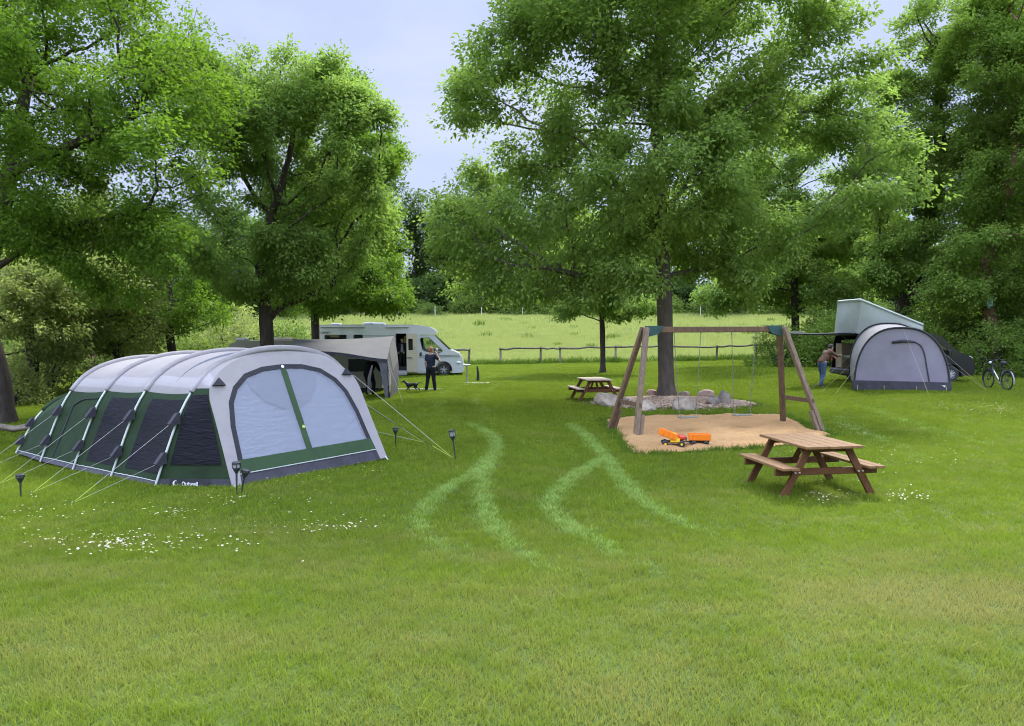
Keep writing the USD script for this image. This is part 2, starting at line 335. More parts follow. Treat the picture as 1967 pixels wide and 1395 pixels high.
# gravel ring round the big tree
GC = np.array([5.25, 24.3]); GA, GB = 2.75, 2.15
def mound(x, y):
    r = np.sqrt(((x - GC[0]) / GA) ** 2 + ((y - GC[1]) / GB) ** 2); return np.where(r < 1, .17 * (1 - r ** 2) + .01, 0)
th = np.linspace(0, 2 * np.pi, 49); rr = np.linspace(0, 1, 12)
edge = 1 + .12 * (meshkit.noise(np.stack([np.cos(th) * 2, np.sin(th) * 2, th * 0], -1), 4) - .5)
GXx, GYy = GC[0] + GA * rr[:, None] * np.cos(th) * edge, GC[1] + GB * rr[:, None] * np.sin(th) * edge
structure('gravel_mound', MB().grid(np.stack([GXx, GYy, zt(GXx, GYy) + .17 * (1 - rr[:, None] ** 2) + .008 + 0 * th], -1)), 'gravel_bed', True)
GRAVEL = Polygon(np.stack([GXx[-1], GYy[-1]], 1)[:-1])

# ------------------------------------------------------------------ grass
rng = np.random.default_rng(7)
def tuft(n, rad, h, w, lean, seed, flat=0.0, hv=.7):
    r = np.random.default_rng(seed); a = r.uniform(0, 2 * np.pi, n); d = rad * np.sqrt(r.uniform(0, 1, n))
    base = np.stack([d * np.cos(a), d * np.sin(a), np.full(n, -.012)], 1)
    ya = r.uniform(0, 2 * np.pi, n); side = np.stack([np.cos(ya), np.sin(ya), 0 * ya], 1) * (w * r.uniform(.6, 1.3, n))[:, None] / 2
    la = r.uniform(0, 2 * np.pi, n); hh = h * (1 + hv * r.uniform(-1, 1, n)); ll = lean * r.uniform(.2, 1.2, n) * hh
    dirn = np.stack([np.cos(la), np.sin(la), 0 * la], 1)
    if flat: dirn = dirn * .5 + np.array([0, flat, 0])
    mid = base + dirn * (ll * .35)[:, None]; mid[:, 2] += hh * .6
    tip = base + dirn * ll[:, None]; tip[:, 2] += hh
    v = np.stack([base - side, base + side, mid - side * .8, mid + side * .8, tip], 1).reshape(-1, 3)
    k = np.arange(n)[:, None] * 5
    f = np.concatenate([k + [0, 1, 3], k + [0, 3, 2], k + [2, 3, 4]], 0)
    return v, f

def in_view(x, y, margin=1.2): return np.abs(x) < 0.70 * y * margin + .8
BLOCK = shapely.union_all([SAND.buffer(-.03), GRAVEL.buffer(-.05)])

def track(pxs): return LineString([gp(*p)[:2] for p in pxs])
def curve(pxs, n=8):
    """A smooth ground curve through pixels of the photograph."""
    p = np.array([gp(*q)[:2] for q in pxs]); t = np.arange(len(p)); from_ = np.linspace(0, len(p) - 1, n * len(p))
    from scipy.interpolate import CubicSpline
    return LineString(CubicSpline(t, p)(from_))
TRACKS = [curve([(895, 812), (945, 840), (950, 868), (920, 905), (850, 945), (812, 985), (808, 1015), (845, 1048), (900, 1075)]),
          curve([(935, 880), (925, 930), (930, 975), (955, 1020), (1005, 1062), (1070, 1100)]),
          curve([(1095, 815), (1135, 848), (1165, 885), (1205, 935), (1260, 980), (1330, 1015), (1430, 1050)]),
          curve([(1160, 882), (1105, 915), (1066, 952), (1062, 985), (1110, 1022), (1190, 1065), (1290, 1105)])]
FAINT = [curve([(1010, 722), (945, 745), (918, 768), (925, 790), (960, 815), (1060, 835)]), curve([(960, 718), (880, 745), (840, 770), (850, 800), (895, 825)]),
         curve([(1420, 735), (1300, 742), (1180, 732)]), curve([(1600, 800), (1700, 850), (1830, 890)]), curve([(1660, 780), (1800, 830), (1960, 865)])]
TR = shapely.union_all(TRACKS)

def lay(path_parent, name, zones):
    """zones: (y0, y1, per_m2, radius, keep, protos)."""
    return

def points_in(y0, y1, per_m2, r):
    w = .70 * y1 * 1.2 + 1
    c = per_m2 ** -.5; gx_, gy_ = np.meshgrid(np.arange(-w, w, c), np.arange(y0, y1, c), indexing='ij')       # a jittered grid leaves no bald spots
    x = gx_.ravel() + r.uniform(-.5, .5, gx_.size) * c; y = gy_.ravel() + r.uniform(-.5, .5, gx_.size) * c; k = in_view(x, y); return x[k], y[k]

def quats(n, r, normals=None):
    a = r.uniform(0, 2 * np.pi, n); return np.stack([np.cos(a / 2), 0 * a, 0 * a, np.sin(a / 2)], 1)

def patch_layer(name, x, y, protos, r, smin=.8, smax=1.25, scale=None):
    n = len(x); s = r.uniform(smin, smax, n) if scale is None else scale
    return scatter(name, protos, r.integers(0, len(protos), n), np.stack([x, y, zt(x, y)], 1), quats(n, r), np.stack([s, s, s * r.uniform(.8, 1.2, n)], 1))

def clear(x, y, geom): return ~shapely.contains_xy(geom, x, y)
LAWN_TAG = 'mown green lawn grass covering the campsite ground up to the rail fence'
grass = UsdGeom.Xform.Define(stage, '/World/lawn_grass'); tag(grass.GetPrim(), LAWN_TAG, 'grass', None, 'stuff')
trb = TR.buffer(.06)
for nm, y0, y1, dens, rad, n, h, w in (('near_blades', 3.2, 8.5, 70, .15, 100, .043, .0062), ('middle_blades', 8.5, 18, 38, .19, 110, .042, .0092), ('far_blades', 18, 31, 14, .32, 150, .048, .016), ('farthest_blades', 31, 61, 5.0, .55, 170, .055, .034)):
    x, y = points_in(y0, y1, dens, rng)
    k = clear(x, y, BLOCK.buffer(rad * .55)) & (y < FENCE_Y(x) + .5)
    if y0 < 18: k &= clear(x, y, trb)
    x, y = x[k], y[k]
    tag(patch_layer('/World/lawn_grass/' + nm, x, y, [(f'tuft_{c}', tuft(n, rad, h, w, .75, 10 + c), 'lawn_blade') for c in 'abc'] if False else [('tuft_%03d' % c, tuft(n, rad, h, w, .75, 10 + c), 'lawn_blade') for c in range(3)], rng), kind='stuff')
r_ = np.random.default_rng(88); wx = r_.uniform(-60, 70, 240); wy = 54 + 58 * r_.uniform(0, 1, 240) ** 1.2; k = (wy > FENCE_Y(wx) + 1) & (meshkit.noise(np.stack([wx * .12, wy * .12, 0 * wx], -1), 9) > .42)
tag(patch_layer('/World/meadow_weeds', wx[k], wy[k], [('weed_%03d' % c, tuft(70, .5, .34, .07, .5, 90 + c), 'long_blade') for c in range(2)], r_, .6, 1.7), 'darker weedy tufts dotted over the yellow green meadow', 'weeds', None, 'stuff')
# stray clumps that the mower missed
x, y = points_in(3.2, 26, 4, rng); k = clear(x, y, BLOCK.buffer(.1)) & (meshkit.noise(np.stack([x * .5, y * .5, 0 * x], -1), 12) > .45); x, y = x[k], y[k]
tag(patch_layer('/World/lawn_grass/stray_clumps', x, y, [('tuft_%03d' % c, tuft(26, .07, .068, .0072, 1.3, 80 + c), 'lawn_blade') for c in range(4)], rng, .55, 1.35), kind='stuff')
# fringe of longer blades round the sand, the gravel, the tents and posts
def along(line, n, spread, r, fade=False):
    d = r.uniform(0, 1, n); d = d[r.uniform(size=n) < np.clip((1 - d) / .35, .0, 1) * np.clip(d / .12 + .3, 0, 1)] * line.length if fade else d * line.length; n = len(d); p = shapely.get_coordinates(shapely.line_interpolate_point(line, d)); return p[:, 0] + r.normal(0, spread, n), p[:, 1] + r.normal(0, spread, n)
# bleached wheel tracks
tx, ty = [], []
for l in TRACKS:
    a_, b_ = along(l, int(l.length * 150), .072, rng, True); tx.append(a_); ty.append(b_)
x, y = np.concatenate(tx), np.concatenate(ty)
tg = patch_layer('/World/wheel_track_grass', x, y, [('tuft_%03d' % c, tuft(26, .06, .036, .0065, 1.1, 40 + c), 'track_blade') for c in range(2)], rng)
tag(tg, 'pale flattened grass in the curving wheel tracks across the lawn', 'grass', None, 'stuff')
tx, ty = [], []
for l in FAINT:
    a_, b_ = along(l, int(l.length * 17), .12, rng, True); tx.append(a_); ty.append(b_)
x, y = np.concatenate(tx), np.concatenate(ty)
tg = patch_layer('/World/faint_track_grass', x, y, [('tuft_%03d' % c, tuft(26, .12, .046, .014, 1.1, 50 + c), 'track_blade') for c in range(2)], rng)
tag(tg, 'faint paler grass in older wheel tracks farther back on the lawn', 'grass', None, 'stuff')
fx, fy = [], []
for l, dn, sp in ((SAND.buffer(.05).exterior, 16, .05), (GRAVEL.buffer(.03).exterior, 13, .05)):
    a_, b_ = along(l, int(l.length * dn), sp, rng); fx.append(a_); fy.append(b_)
# unmown grass under the fence
fxx = rng.uniform(-34, 42, 900); fx.append(fxx); fy.append(FENCE_Y(fxx) + rng.normal(.2, .35, 900))
x, y = np.concatenate(fx), np.concatenate(fy)
sc = np.where(y > 40, rng.uniform(2.6, 5.0, len(x)), rng.uniform(.8, 1.3, len(x)))
tg = patch_layer('/World/edge_grass', x, y, [('tuft_%03d' % c, tuft(40, .1, .07, .009, .8, 60 + c), 'long_blade') for c in range(2)], rng, scale=sc)
tag(tg, 'longer unmown grass fringing the sand pit, gravel mound and fence posts', 'grass', None, 'stuff')
# rough meadow
mg = UsdGeom.Xform.Define(stage, '/World/meadow_grass'); tag(mg.GetPrim(), 'tall yellow green meadow grass beyond the rail fence', 'grass', None, 'stuff')
for nm, y0, y1, dens, rad, n, h, w in (('near_meadow_blades', 50, 75, 2.2, .6, 110, .26, .026), ('far_meadow_blades', 75, 126, .75, 1.1, 120, .34, .06)):
    x, y = points_in(y0, y1, dens, rng); k = y > FENCE_Y(x) + .8; x, y = x[k], y[k]
    tag(patch_layer('/World/meadow_grass/' + nm, x, y, [('tuft_%03d' % c, tuft(n, rad, h, w, .6, 70 + c), 'meadow_blade') for c in range(3)], rng), kind='stuff')
# ------------------------------------------------------------------ trees
pm('bark_dark', (.055, .045, .036), .9, .35, 9.0, .9, 30.0, stretch=(1, 1, .25), spec=.2)
pm('bark_grey', (.105, .09, .073), .9, .3, 7.0, .9, 24.0, stretch=(1, 1, .35), spec=.2)
pm('bark_red', (.15, .085, .058), .9, .35, 9.0, .8, 30.0, stretch=(1, 1, .3), spec=.2)
leaf('leaf_oak_young', [(.1, (.085, .150, .026)), (.4, (.170, .275, .046)), (.7, (.295, .415, .074)), (.95, (.48, .56, .12))], .5)
leaf('leaf_red_oak', [(.1, (.120, .185, .046)), (.4, (.220, .320, .080)), (.72, (.345, .440, .110)), (.95, (.50, .54, .17))], .53)
leaf('leaf_dark', [(.1, (.10, .160, .036)), (.45, (.205, .305, .064)), (.8, (.335, .435, .094)), (.97, (.46, .52, .14))], .51)
leaf('leaf_hawthorn', [(.1, (.16, .20, .060)), (.45, (.28, .33, .105)), (.8, (.41, .44, .165)), (.97, (.49, .50, .24))], .5)
leaf('leaf_wood', [(.1, (.050, .088, .024)), (.5, (.100, .162, .042)), (.9, (.20, .27, .064))], .42)
leaf('leaf_bush', [(.1, (.10, .160, .036)), (.5, (.205, .285, .070)), (.9, (.33, .39, .12))], .45)

def env_points(blobs, n, r, gap=.42, gs=.5, seed=1):
    """Points spread through a union of ellipsoids (cx, cy, cz, rx, ry, rz), more towards their skins, with noise gaps."""
    blobs = np.array(blobs, float); vol = blobs[:, 3] * blobs[:, 4] * blobs[:, 5]; out = []; have = 0
    while have < n:
        k = r.choice(len(blobs), n, p=vol / vol.sum()); u = r.normal(size=(n, 3)); u /= np.linalg.norm(u, axis=1, keepdims=True)
        p = blobs[k, :3] + u * blobs[k, 3:] * (r.uniform(0.08, 1, n) ** .42)[:, None]
        p = p[meshkit.noise(p * gs, seed) > gap]; out.append(p); have += len(p)
    return np.vstack(out)[:n]

def grow(trunk, pts, step, kill, reach, r, up=.12, iters=90, droop=0.0):
    """Space colonisation from the nodes of the trunk (a list of polylines) towards the points."""
    nodes, par = [], []
    for line in trunk:
        line = np.asarray(line, float); d = np.r_[0, np.cumsum(np.linalg.norm(np.diff(line, axis=0), axis=1))]
        t = np.linspace(0, d[-1], max(2, int(d[-1] / step) + 1)); l = np.stack([np.interp(t, d, line[:, k]) for k in range(3)], 1)
        first = -1
        if nodes: first = int(np.argmin(np.linalg.norm(np.array(nodes) - l[0], axis=1))); l = l[1:]
        for p in l: par.append(first); nodes.append(p); first = len(nodes) - 1
    nodes, par = list(nodes), list(par); pts = pts.copy(); ntr = len(nodes)
    for it in range(iters):
        if len(pts) < 4: break
        A = np.array(nodes); dd, ii = cKDTree(A).query(pts)
        near = dd < (reach if it > 8 else reach * 3)
        if not near.any(): near = dd < dd.min() + step
        uniq, inv = np.unique(ii[near], return_inverse=True); v = pts[near] - A[ii[near]]; v /= np.linalg.norm(v, axis=1, keepdims=True) + 1e-9
        acc = np.zeros((len(uniq), 3)); np.add.at(acc, inv, v); acc /= np.linalg.norm(acc, axis=1, keepdims=True) + 1e-9
        acc[:, 2] += up; acc += r.normal(0, .18, acc.shape); acc /= np.linalg.norm(acc, axis=1, keepdims=True)
        new = A[uniq] + acc * step
        for u, p in zip(uniq, new): nodes.append(p); par.append(int(u))
        dd = cKDTree(np.array(new)).query(pts)[0]; pts = pts[dd > kill]
    return np.array(nodes), np.array(par), ntr

def limbs(nodes, par, R, tip, ntr, flare=1.5, pw=2.3):
    n = len(nodes); kids = [[] for _ in range(n)]
    for k, p in enumerate(par):
        if p >= 0: kids[p].append(k)
    acc = np.zeros(n)
    for k in range(n - 1, -1, -1):
        if acc[k] == 0: acc[k] = tip ** pw
        if par[k] >= 0: acc[par[k]] += acc[k]
    rad = acc ** (1 / pw); rad = tip + (rad - tip) * (R - tip) / max(rad[0] - tip, 1e-6)
    trunk, rest = MB(), MB(); stack = [(0, -1)]
    while stack:
        s, p = stack.pop(); chain = [s] if p < 0 else [p, s]; k = s
        while kids[k]:
            m = max(kids[k], key=lambda q: rad[q])
            for o in kids[k]:
                if o != m: stack.append((o, k))
            chain.append(m); k = m
        pts, rr = nodes[chain], rad[chain].copy()
        if p >= 0: rr[0] = min(rr[0], rr[1] * 1.25)
        else:
            z0 = pts[0, 2]; rr *= 1 + (flare - 1) * np.exp(-(pts[:, 2] - z0) / (.55 * R + .12)) ; pts = np.vstack([pts[:1] - [0, 0, .25], pts]); rr = np.r_[rr[0] * 1.15, rr]
        if len(pts) < 2: continue
        big = rr.max(); (trunk if p < 0 else rest).tube(pts, rr, 12 if big > .12 else 6 if big > .04 else 4 if big > .02 else 3, cap=False)
    return trunk, rest, rad

def leaves_at(c, per, size, spread, r, droop=.35, aspect=.5, out_from=None):
    """Sprays of leaves round the centres c: folded diamonds that radiate from the twig and hang a little."""
    n = len(c) * per; cc = np.repeat(c, per, 0)
    u = r.normal(size=(n, 3)); u /= np.linalg.norm(u, axis=1, keepdims=True)
    p = cc + u * (spread * r.uniform(.15, 1, n) ** .6)[:, None] * [1, 1, .75]
    d = u * .9 + r.normal(0, .5, (n, 3)); d[:, 2] = d[:, 2] * .7 - droop
    if out_from is not None:
        o = cc - out_from; o /= np.linalg.norm(o, axis=1, keepdims=True) + 1e-9; d += .35 * o
    d /= np.linalg.norm(d, axis=1, keepdims=True)
    nrm = r.normal(0, .42, (n, 3)) + [0, 0, 1.0]; s = np.cross(d, nrm); s /= np.linalg.norm(s, axis=1, keepdims=True) + 1e-9; h = np.cross(s, d)
    L = size * r.uniform(.6, 1.25, n)[:, None]; w = L * aspect / 2
    v = np.stack([p, p + d * L * .55 + s * w + h * w * .35, p + d * L - h * L * .12, p + d * L * .5 - s * w + h * w * .35], 1).reshape(-1, 3)
    k = np.arange(n)[:, None] * 4
    return v, np.concatenate([k + [0, 1, 2], k + [0, 2, 3]], 0)

def make_tree(name, label, blobs, trunk, R, leafmat, bark, seed, n_attr=900, step=.42, kill=.55, reach=2.6, per=9, lsize=.15, spread=.3, sprays=1.0, gap=.45, gs=.42, droop=.35, up=.12, tip=.008, aspect=.58, group=None, thr=.022, cat='tree', jitter=.2, flare=1.5, leaves=60000, pw=2.3):
    """blobs and trunk lines in world space; the thing stands at the foot of its trunk."""
    r = np.random.default_rng(seed); foot = np.array(trunk[0][0], float)
    pts = env_points(blobs, n_attr, r, gap, gs, seed)
    nodes, par, ntr = grow(trunk, pts, step, kill, reach, r, up)
    tr, br, rad = limbs(nodes, par, R, tip, ntr, flare, pw)
    outer = np.where((rad < thr) & (np.arange(len(nodes)) >= ntr))[0]
    # whole twigs carry more or fewer sprays, so that the crown has clumps and gaps
    w = .03 + np.clip(meshkit.noise(nodes[outer] * .75, seed + 3) * .6 + meshkit.noise(nodes[outer] * 1.9, seed + 4) * .5 - .44, 0, .3); w /= w.sum()
    pick = r.choice(outer, leaves // per, p=w); t = r.uniform(0, 1, (len(pick), 1))
    c = nodes[pick] * t + nodes[np.maximum(par[pick], 0)] * (1 - t) + r.normal(0, jitter, (len(pick), 3)) * [1.15, 1.15, .85]
    cen = np.array(blobs)[:, :3].mean(0)
    lv = leaves_at(c, per, lsize, spread, r, droop, aspect, cen)
    path = thing(name, label, cat, foot, group=group)
    part(path, 'trunk', tr.xf(np.eye(3), -foot), bark, True)
    if br.v: part(path, 'branches', br.xf(np.eye(3), -foot), bark, True)
    part(path, 'crown', (lv[0] - foot, lv[1]), leafmat, kind='stuff')
    return path, len(lv[1])

def blob(px, py, d, rpx, rpy, depth=None):
    """An ellipsoid of crown given by its place and half sizes in the photograph, at distance d."""
    c = at(px, py, d); k = d / FPX; return (*c, rpx * k, depth if depth else rpx * k, rpy * k)

def bole(base, *pts):
    """A trunk line from the ground at a pixel (or a point) through pixels (px, py, d)."""
    return [base] + [at(*p) for p in pts]

TREES = {}
# the big tree with the gravel ring
bx, by = 5.38, 25.6; b0 = np.array([bx, by, float(zt(bx, by) + mound(bx, by)) - .05]); D = 25.6
TREES['big'] = make_tree('red_oak', 'biggest tree on the lawn, wide leafy crown, trunk in the gravel ring behind the swing', [
    blob(1275, 40, D, 330, 190, 5.5), blob(1010, 200, D, 150, 130, 4.2), blob(1550, 190, D, 170, 150, 4.6), blob(1000, 400, D, 185, 120, 4.2), blob(1560, 380, D, 165, 120, 4.6),
    blob(1270, 330, D, 280, 190, 5.5), blob(1110, 520, D - 1.5, 170, 62, 3.0), blob(1290, 545, D - 3, 90, 55, 2.2), blob(1420, 500, D, 170, 70, 3.6), blob(1290, -160, D, 240, 160, 4.2), blob(920, 480, D, 105, 85, 2.5), blob(1000, 555, D - 1, 110, 42, 2.4), blob(1180, 570, D - 2.5, 110, 42, 2.2), blob(1390, 570, D - 1, 90, 40, 2.4), blob(880, 290, D, 60, 90, 2.2), blob(930, 540, D + 1, 115, 50, 2.6), blob(870, 430, D + 1, 60, 90, 2.4), blob(1060, 470, D, 120, 90, 3), blob(1650, 300, D, 90, 130, 3.0), blob(1620, 120, D, 80, 80, 2.6)],
    [bole(b0, (1279, 700, D), (1277, 600, D), (1273, 500, D), (1270, 420, D), (1266, 330, D), (1262, 240, D), (1268, 140, D), (1275, 30, D)),
     [at(1272, 440, D), at(1300, 415, D), at(1350, 385, D + .3), at(1385, 340, D + .5), at(1400, 280, D + .6)], [at(1268, 385, D), at(1232, 385, D - .4), at(1208, 378, D - .8)],
     [at(1273, 405, D), at(1310, 370, D), at(1335, 310, D), at(1345, 250, D)], [at(1276, 560, D), at(1200, 545, D - .6), at(1120, 530, D - 1), at(1050, 515, D - 1.4)], [at(1275, 530, D), at(1340, 520, D + .2), at(1440, 500, D + .5)]],
    .27, 'leaf_red_oak', 'bark_grey', 11, leaves=209088, n_attr=3600, step=.45, kill=.5, reach=2.6, per=9, lsize=0.168, spread=0.32, gap=.47, gs=.50, droop=.4, tip=.009, aspect=.55, thr=.03)
# left foreground oak
tb = gp(8, 812); D = tb[1]
TREES['left'] = make_tree('oak_tree', 'bright leafed oak at the left edge, its low boughs reaching over the tent', [
    blob(120, 180, D - 1, 260, 170, 4.0), blob(330, 330, D - 1.5, 105, 130, 3.2), blob(90, 400, D - 1, 220, 110, 3.6), blob(320, 200, D - 1, 95, 100, 2.5), blob(-180, 250, D, 220, 260, 4), blob(300, 470, D - 1, 90, 60, 2.2), blob(60, 20, D, 330, 130, 4), blob(120, 500, D - 1, 130, 45, 2.4), blob(345, 545, D, 40, 40, 1.2), blob(390, 420, D - 1, 50, 60, 1.6), blob(180, 560, D, 100, 40, 2), blob(385, 190, D - 1, 70, 110, 2.4), blob(330, 60, D - 1, 90, 90, 2.6)],
    [bole(tb, (5, 740, D), (-8, 690, D), (-30, 620, D), (-20, 500, D), (10, 380, D), (35, 250, D), (60, 120, D)), [at(-15, 520, D), at(60, 470, D - .5), at(150, 430, D - .8), at(250, 410, D - 1)], [at(20, 330, D), at(110, 290, D - .6), at(230, 240, D - 1)]],
    .27, 'leaf_oak_young', 'bark_dark', 12, leaves=138937, n_attr=2200, step=.42, kill=.55, per=10, lsize=0.136, spread=0.28, gap=.42, gs=.5, droop=.2, aspect=.55)
# two trees by the caravan
D = 28.0
TREES['mid'] = make_tree('oak_tree', 'tree with low forking dark trunk beside the beige caravan', [
    blob(470, 200, D, 120, 95, 3), blob(600, 185, D, 110, 85, 2.8), blob(430, 340, D + 1, 85, 120, 3), blob(420, 470, D + 1, 80, 90, 3), blob(430, 555, D, 90, 40, 2.6), blob(570, 560, D + 1, 110, 42, 2.8), blob(690, 420, D + 1, 80, 120, 3), blob(740, 260, D, 45, 60, 1.8), blob(560, 290, D, 150, 110, 3.6), blob(480, 230, D, 110, 110, 3), blob(480, 450, D, 120, 90, 3.2), blob(660, 330, D, 90, 140, 3), blob(700, 250, D, 60, 80, 2), blob(450, 560, D, 70, 40, 2.2), blob(590, 480, D, 100, 80, 3)],
    [bole(np.array([at(512, 700, 28.0)[0], 28.0, float(zt(at(512, 700, 28.0)[0], 28.0))]), (513, 650, D), (510, 605, D), (508, 570, D), (500, 520, D), (520, 430, D)), [at(511, 612, D), at(540, 590, D), at(590, 570, D + .3), at(640, 545, D + .5)], [at(508, 590, D), at(470, 560, D), at(410, 545, D)]],
    .26, 'leaf_red_oak', 'bark_dark', 13, leaves=108000, n_attr=2300, step=.42, kill=.58, per=9, lsize=0.152, spread=0.30, gap=.5, gs=.42, droop=.35)
D = 35.5
tb = np.array([at(606, 700, D)[0], D, float(zt(at(606, 700, D)[0], D))])
TREES['mid2'] = make_tree('oak_tree', 'straight trunked tree standing in front of the white motorhome rear', [
    blob(640, 250, D, 95, 130, 3), blob(690, 430, D, 100, 110, 3.4), blob(740, 330, D, 45, 90, 2.2), blob(600, 420, D, 80, 110, 3), blob(690, 560, D - 2, 90, 48, 2.4), blob(760, 500, D, 50, 80, 2.2), blob(640, 560, D - 1, 110, 40, 2.6), blob(730, 580, D - 2, 70, 32, 2)],
    [bole(tb, (606, 640, D), (604, 580, D), (612, 530, D), (640, 440, D), (660, 330, D), (650, 240, D)), [at(606, 560, D), at(650, 530, D), at(700, 510, D - .8)]],
    .2, 'leaf_oak_young', 'bark_dark', 14, leaves=67500, n_attr=1600, step=.48, kill=.62, per=9, lsize=0.160, spread=0.32, gap=.5, gs=.42, droop=.3)
# small tree by the far picnic table, slim tree behind the swing
tb = gp(1158, 717); D = tb[1]
TREES['small'] = make_tree('young_tree', 'small slim trunked tree just behind the farther picnic table', [
    blob(1150, 520, D, 95, 80, 2.8), blob(1100, 575, D, 70, 34, 2.2), blob(1210, 580, D, 65, 32, 2.2), blob(1080, 610, D - 1, 35, 20, 1.2)],
    [bole(tb, (1158, 680, D), (1157, 630, D), (1155, 580, D), (1150, 520, D))], .15, 'leaf_red_oak', 'bark_dark', 15, leaves=33000, n_attr=500, step=.4, kill=.5, per=9, lsize=0.176, spread=0.30, gap=.3)
tb = gp(1530, 703); D = tb[1]
TREES['slim'] = make_tree('young_tree', 'dark slim trunked tree between swing frame and campervan tailgate', [
    blob(1530, 440, D, 150, 110, 5), blob(1470, 540, D, 100, 45, 3.5), blob(1610, 520, D - 1, 85, 60, 3.5), blob(1500, 330, D, 110, 80, 4), blob(1640, 400, D, 60, 80, 3), blob(1560, 560, D - 1, 130, 45, 3.4), blob(1400, 560, D, 70, 45, 3)],
    [bole(tb, (1529, 650, D), (1527, 600, D), (1526, 540, D), (1530, 450, D), (1520, 350, D))], .25, 'leaf_red_oak', 'bark_dark', 16, leaves=83700, n_attr=1800, step=.6, kill=.8, reach=3.6, per=9, lsize=0.216, spread=0.40, gap=.36, droop=.4, thr=.03)
# dark trees at the right
D = 41.0; tb = np.array([at(1738, 700, D)[0], D, float(zt(at(1738, 700, D)[0], D))])
TREES['right'] = make_tree('oak_tree', 'dark many stemmed tree rising behind the campervan pop up roof', [
    blob(1800, 180, D, 110, 110, 4), blob(1850, 330, D, 130, 110, 4.5), blob(1740, 300, D, 60, 110, 3.4), blob(1790, 480, D, 130, 70, 4.5), blob(1900, 120, D, 70, 80, 3), blob(1690, 530, D, 60, 45, 3), blob(1830, 60, D, 110, 90, 3.6), blob(1940, 230, D, 90, 110, 3.6), blob(1720, 190, D, 60, 70, 2.6), blob(1700, 330, D, 60, 90, 3)],
    [bole(tb, (1738, 640, D), (1735, 585, D), (1742, 520, D), (1790, 440, D), (1810, 320, D), (1800, 200, D), (1825, 80, D)), [at(1736, 600, D), at(1715, 550, D), at(1690, 500, D), at(1690, 420, D)], [at(1736, 590, D), at(1765, 540, D), at(1800, 500, D), at(1870, 420, D)], [at(1790, 440, D), at(1770, 380, D), at(1740, 320, D)]],
    .42, 'leaf_dark', 'bark_dark', 17, leaves=130500, n_attr=2600, step=.5, kill=.68, reach=3, per=10, lsize=0.176, spread=0.35, gap=.45, gs=.4, droop=.2, thr=.03)
D = 36.0; tb = np.array([at(1908, 740, D)[0], D, float(zt(at(1908, 740, D)[0], D))])
TREES['box'] = make_tree('oak_tree', 'reddish trunked tree at the right that carries the nest box', [
    blob(1960, 300, D, 120, 130, 4), blob(1900, 470, D, 120, 55, 3.6), blob(1990, 450, D, 100, 90, 3.6), blob(1930, 150, D, 90, 120, 3), blob(2080, 200, D, 130, 200, 4), blob(1820, 560, D, 70, 40, 2.5), blob(1960, 20, D, 120, 110, 3.2), blob(2020, 560, D - 1, 70, 60, 2.2), blob(1860, 400, D + 1, 70, 80, 3)],
    [bole(tb, (1911, 690, D), (1906, 640, D), (1897, 580, D), (1893, 520, D), (1910, 440, D), (1950, 330, D), (1950, 200, D), (1955, 60, D)), [at(1894, 540, D), at(1860, 510, D), at(1815, 500, D)], [at(1897, 480, D), at(1930, 420, D), at(1980, 400, D)]],
    .3, 'leaf_dark', 'bark_red', 18, leaves=135000, n_attr=2600, step=.48, kill=.62, reach=3, per=10, lsize=0.168, spread=0.33, gap=.43, gs=.4, droop=.2, thr=.028)
# thicket at the left
for k, (px, py, D, w, h, mat, lab) in enumerate([
        (60, 600, 30, 130, 120, 'leaf_hawthorn', 'pale olive hawthorn at the left edge behind the oak trunk'),
        (215, 590, 33, 90, 110, 'leaf_hawthorn', 'hawthorn with leaning brown trunk behind the middle of the tent roof'),
        (330, 560, 36, 105, 110, 'leaf_oak_young', 'bright green bushy tree between hawthorn and caravan')]):
    b = at(px, 740, D); tb = np.array([b[0], D, float(zt(b[0], D))])
    TREES['h%d' % k] = make_tree('hawthorn' if k < 2 else 'bushy_tree', lab, [blob(px, py - 40, D, w, h * .6, 3), blob(px - w * .5, py + 40, D, w * .6, h * .5, 2.4), blob(px + w * .5, py + 30, D, w * .6, h * .5, 2.4)],
        [bole(tb, (px + (20 if k == 1 else 5), 700, D), (px - 5, 640, D), (px - (25 if k == 1 else 0), 580, D))], .2, mat, 'bark_dark', 30 + k, leaves=20000, n_attr=700, step=.4, kill=.6, per=10, lsize=.16, spread=.34, gap=.3, up=.05)
# the brown bare pole trunk in the thicket
D = 38.0
TREES['pine'] = make_tree('pine_tree', 'bare pale brown upright trunk with dead twigs, back of the left thicket', [blob(175, 330, D, 55, 70, 1.6), blob(175, 420, D, 60, 50, 1.5)],
    [[np.array([at(178, 740, D)[0], D, float(zt(at(178, 740, D)[0], D))])] + [at(*p) for p in ((178, 640, D), (174, 540, D), (172, 450, D), (176, 330, D))]], .17, 'leaf_hawthorn', 'bark_red', 36, n_attr=260, step=.4, kill=.5, per=5, lsize=.16, spread=.3, gap=.2, leaves=5000)

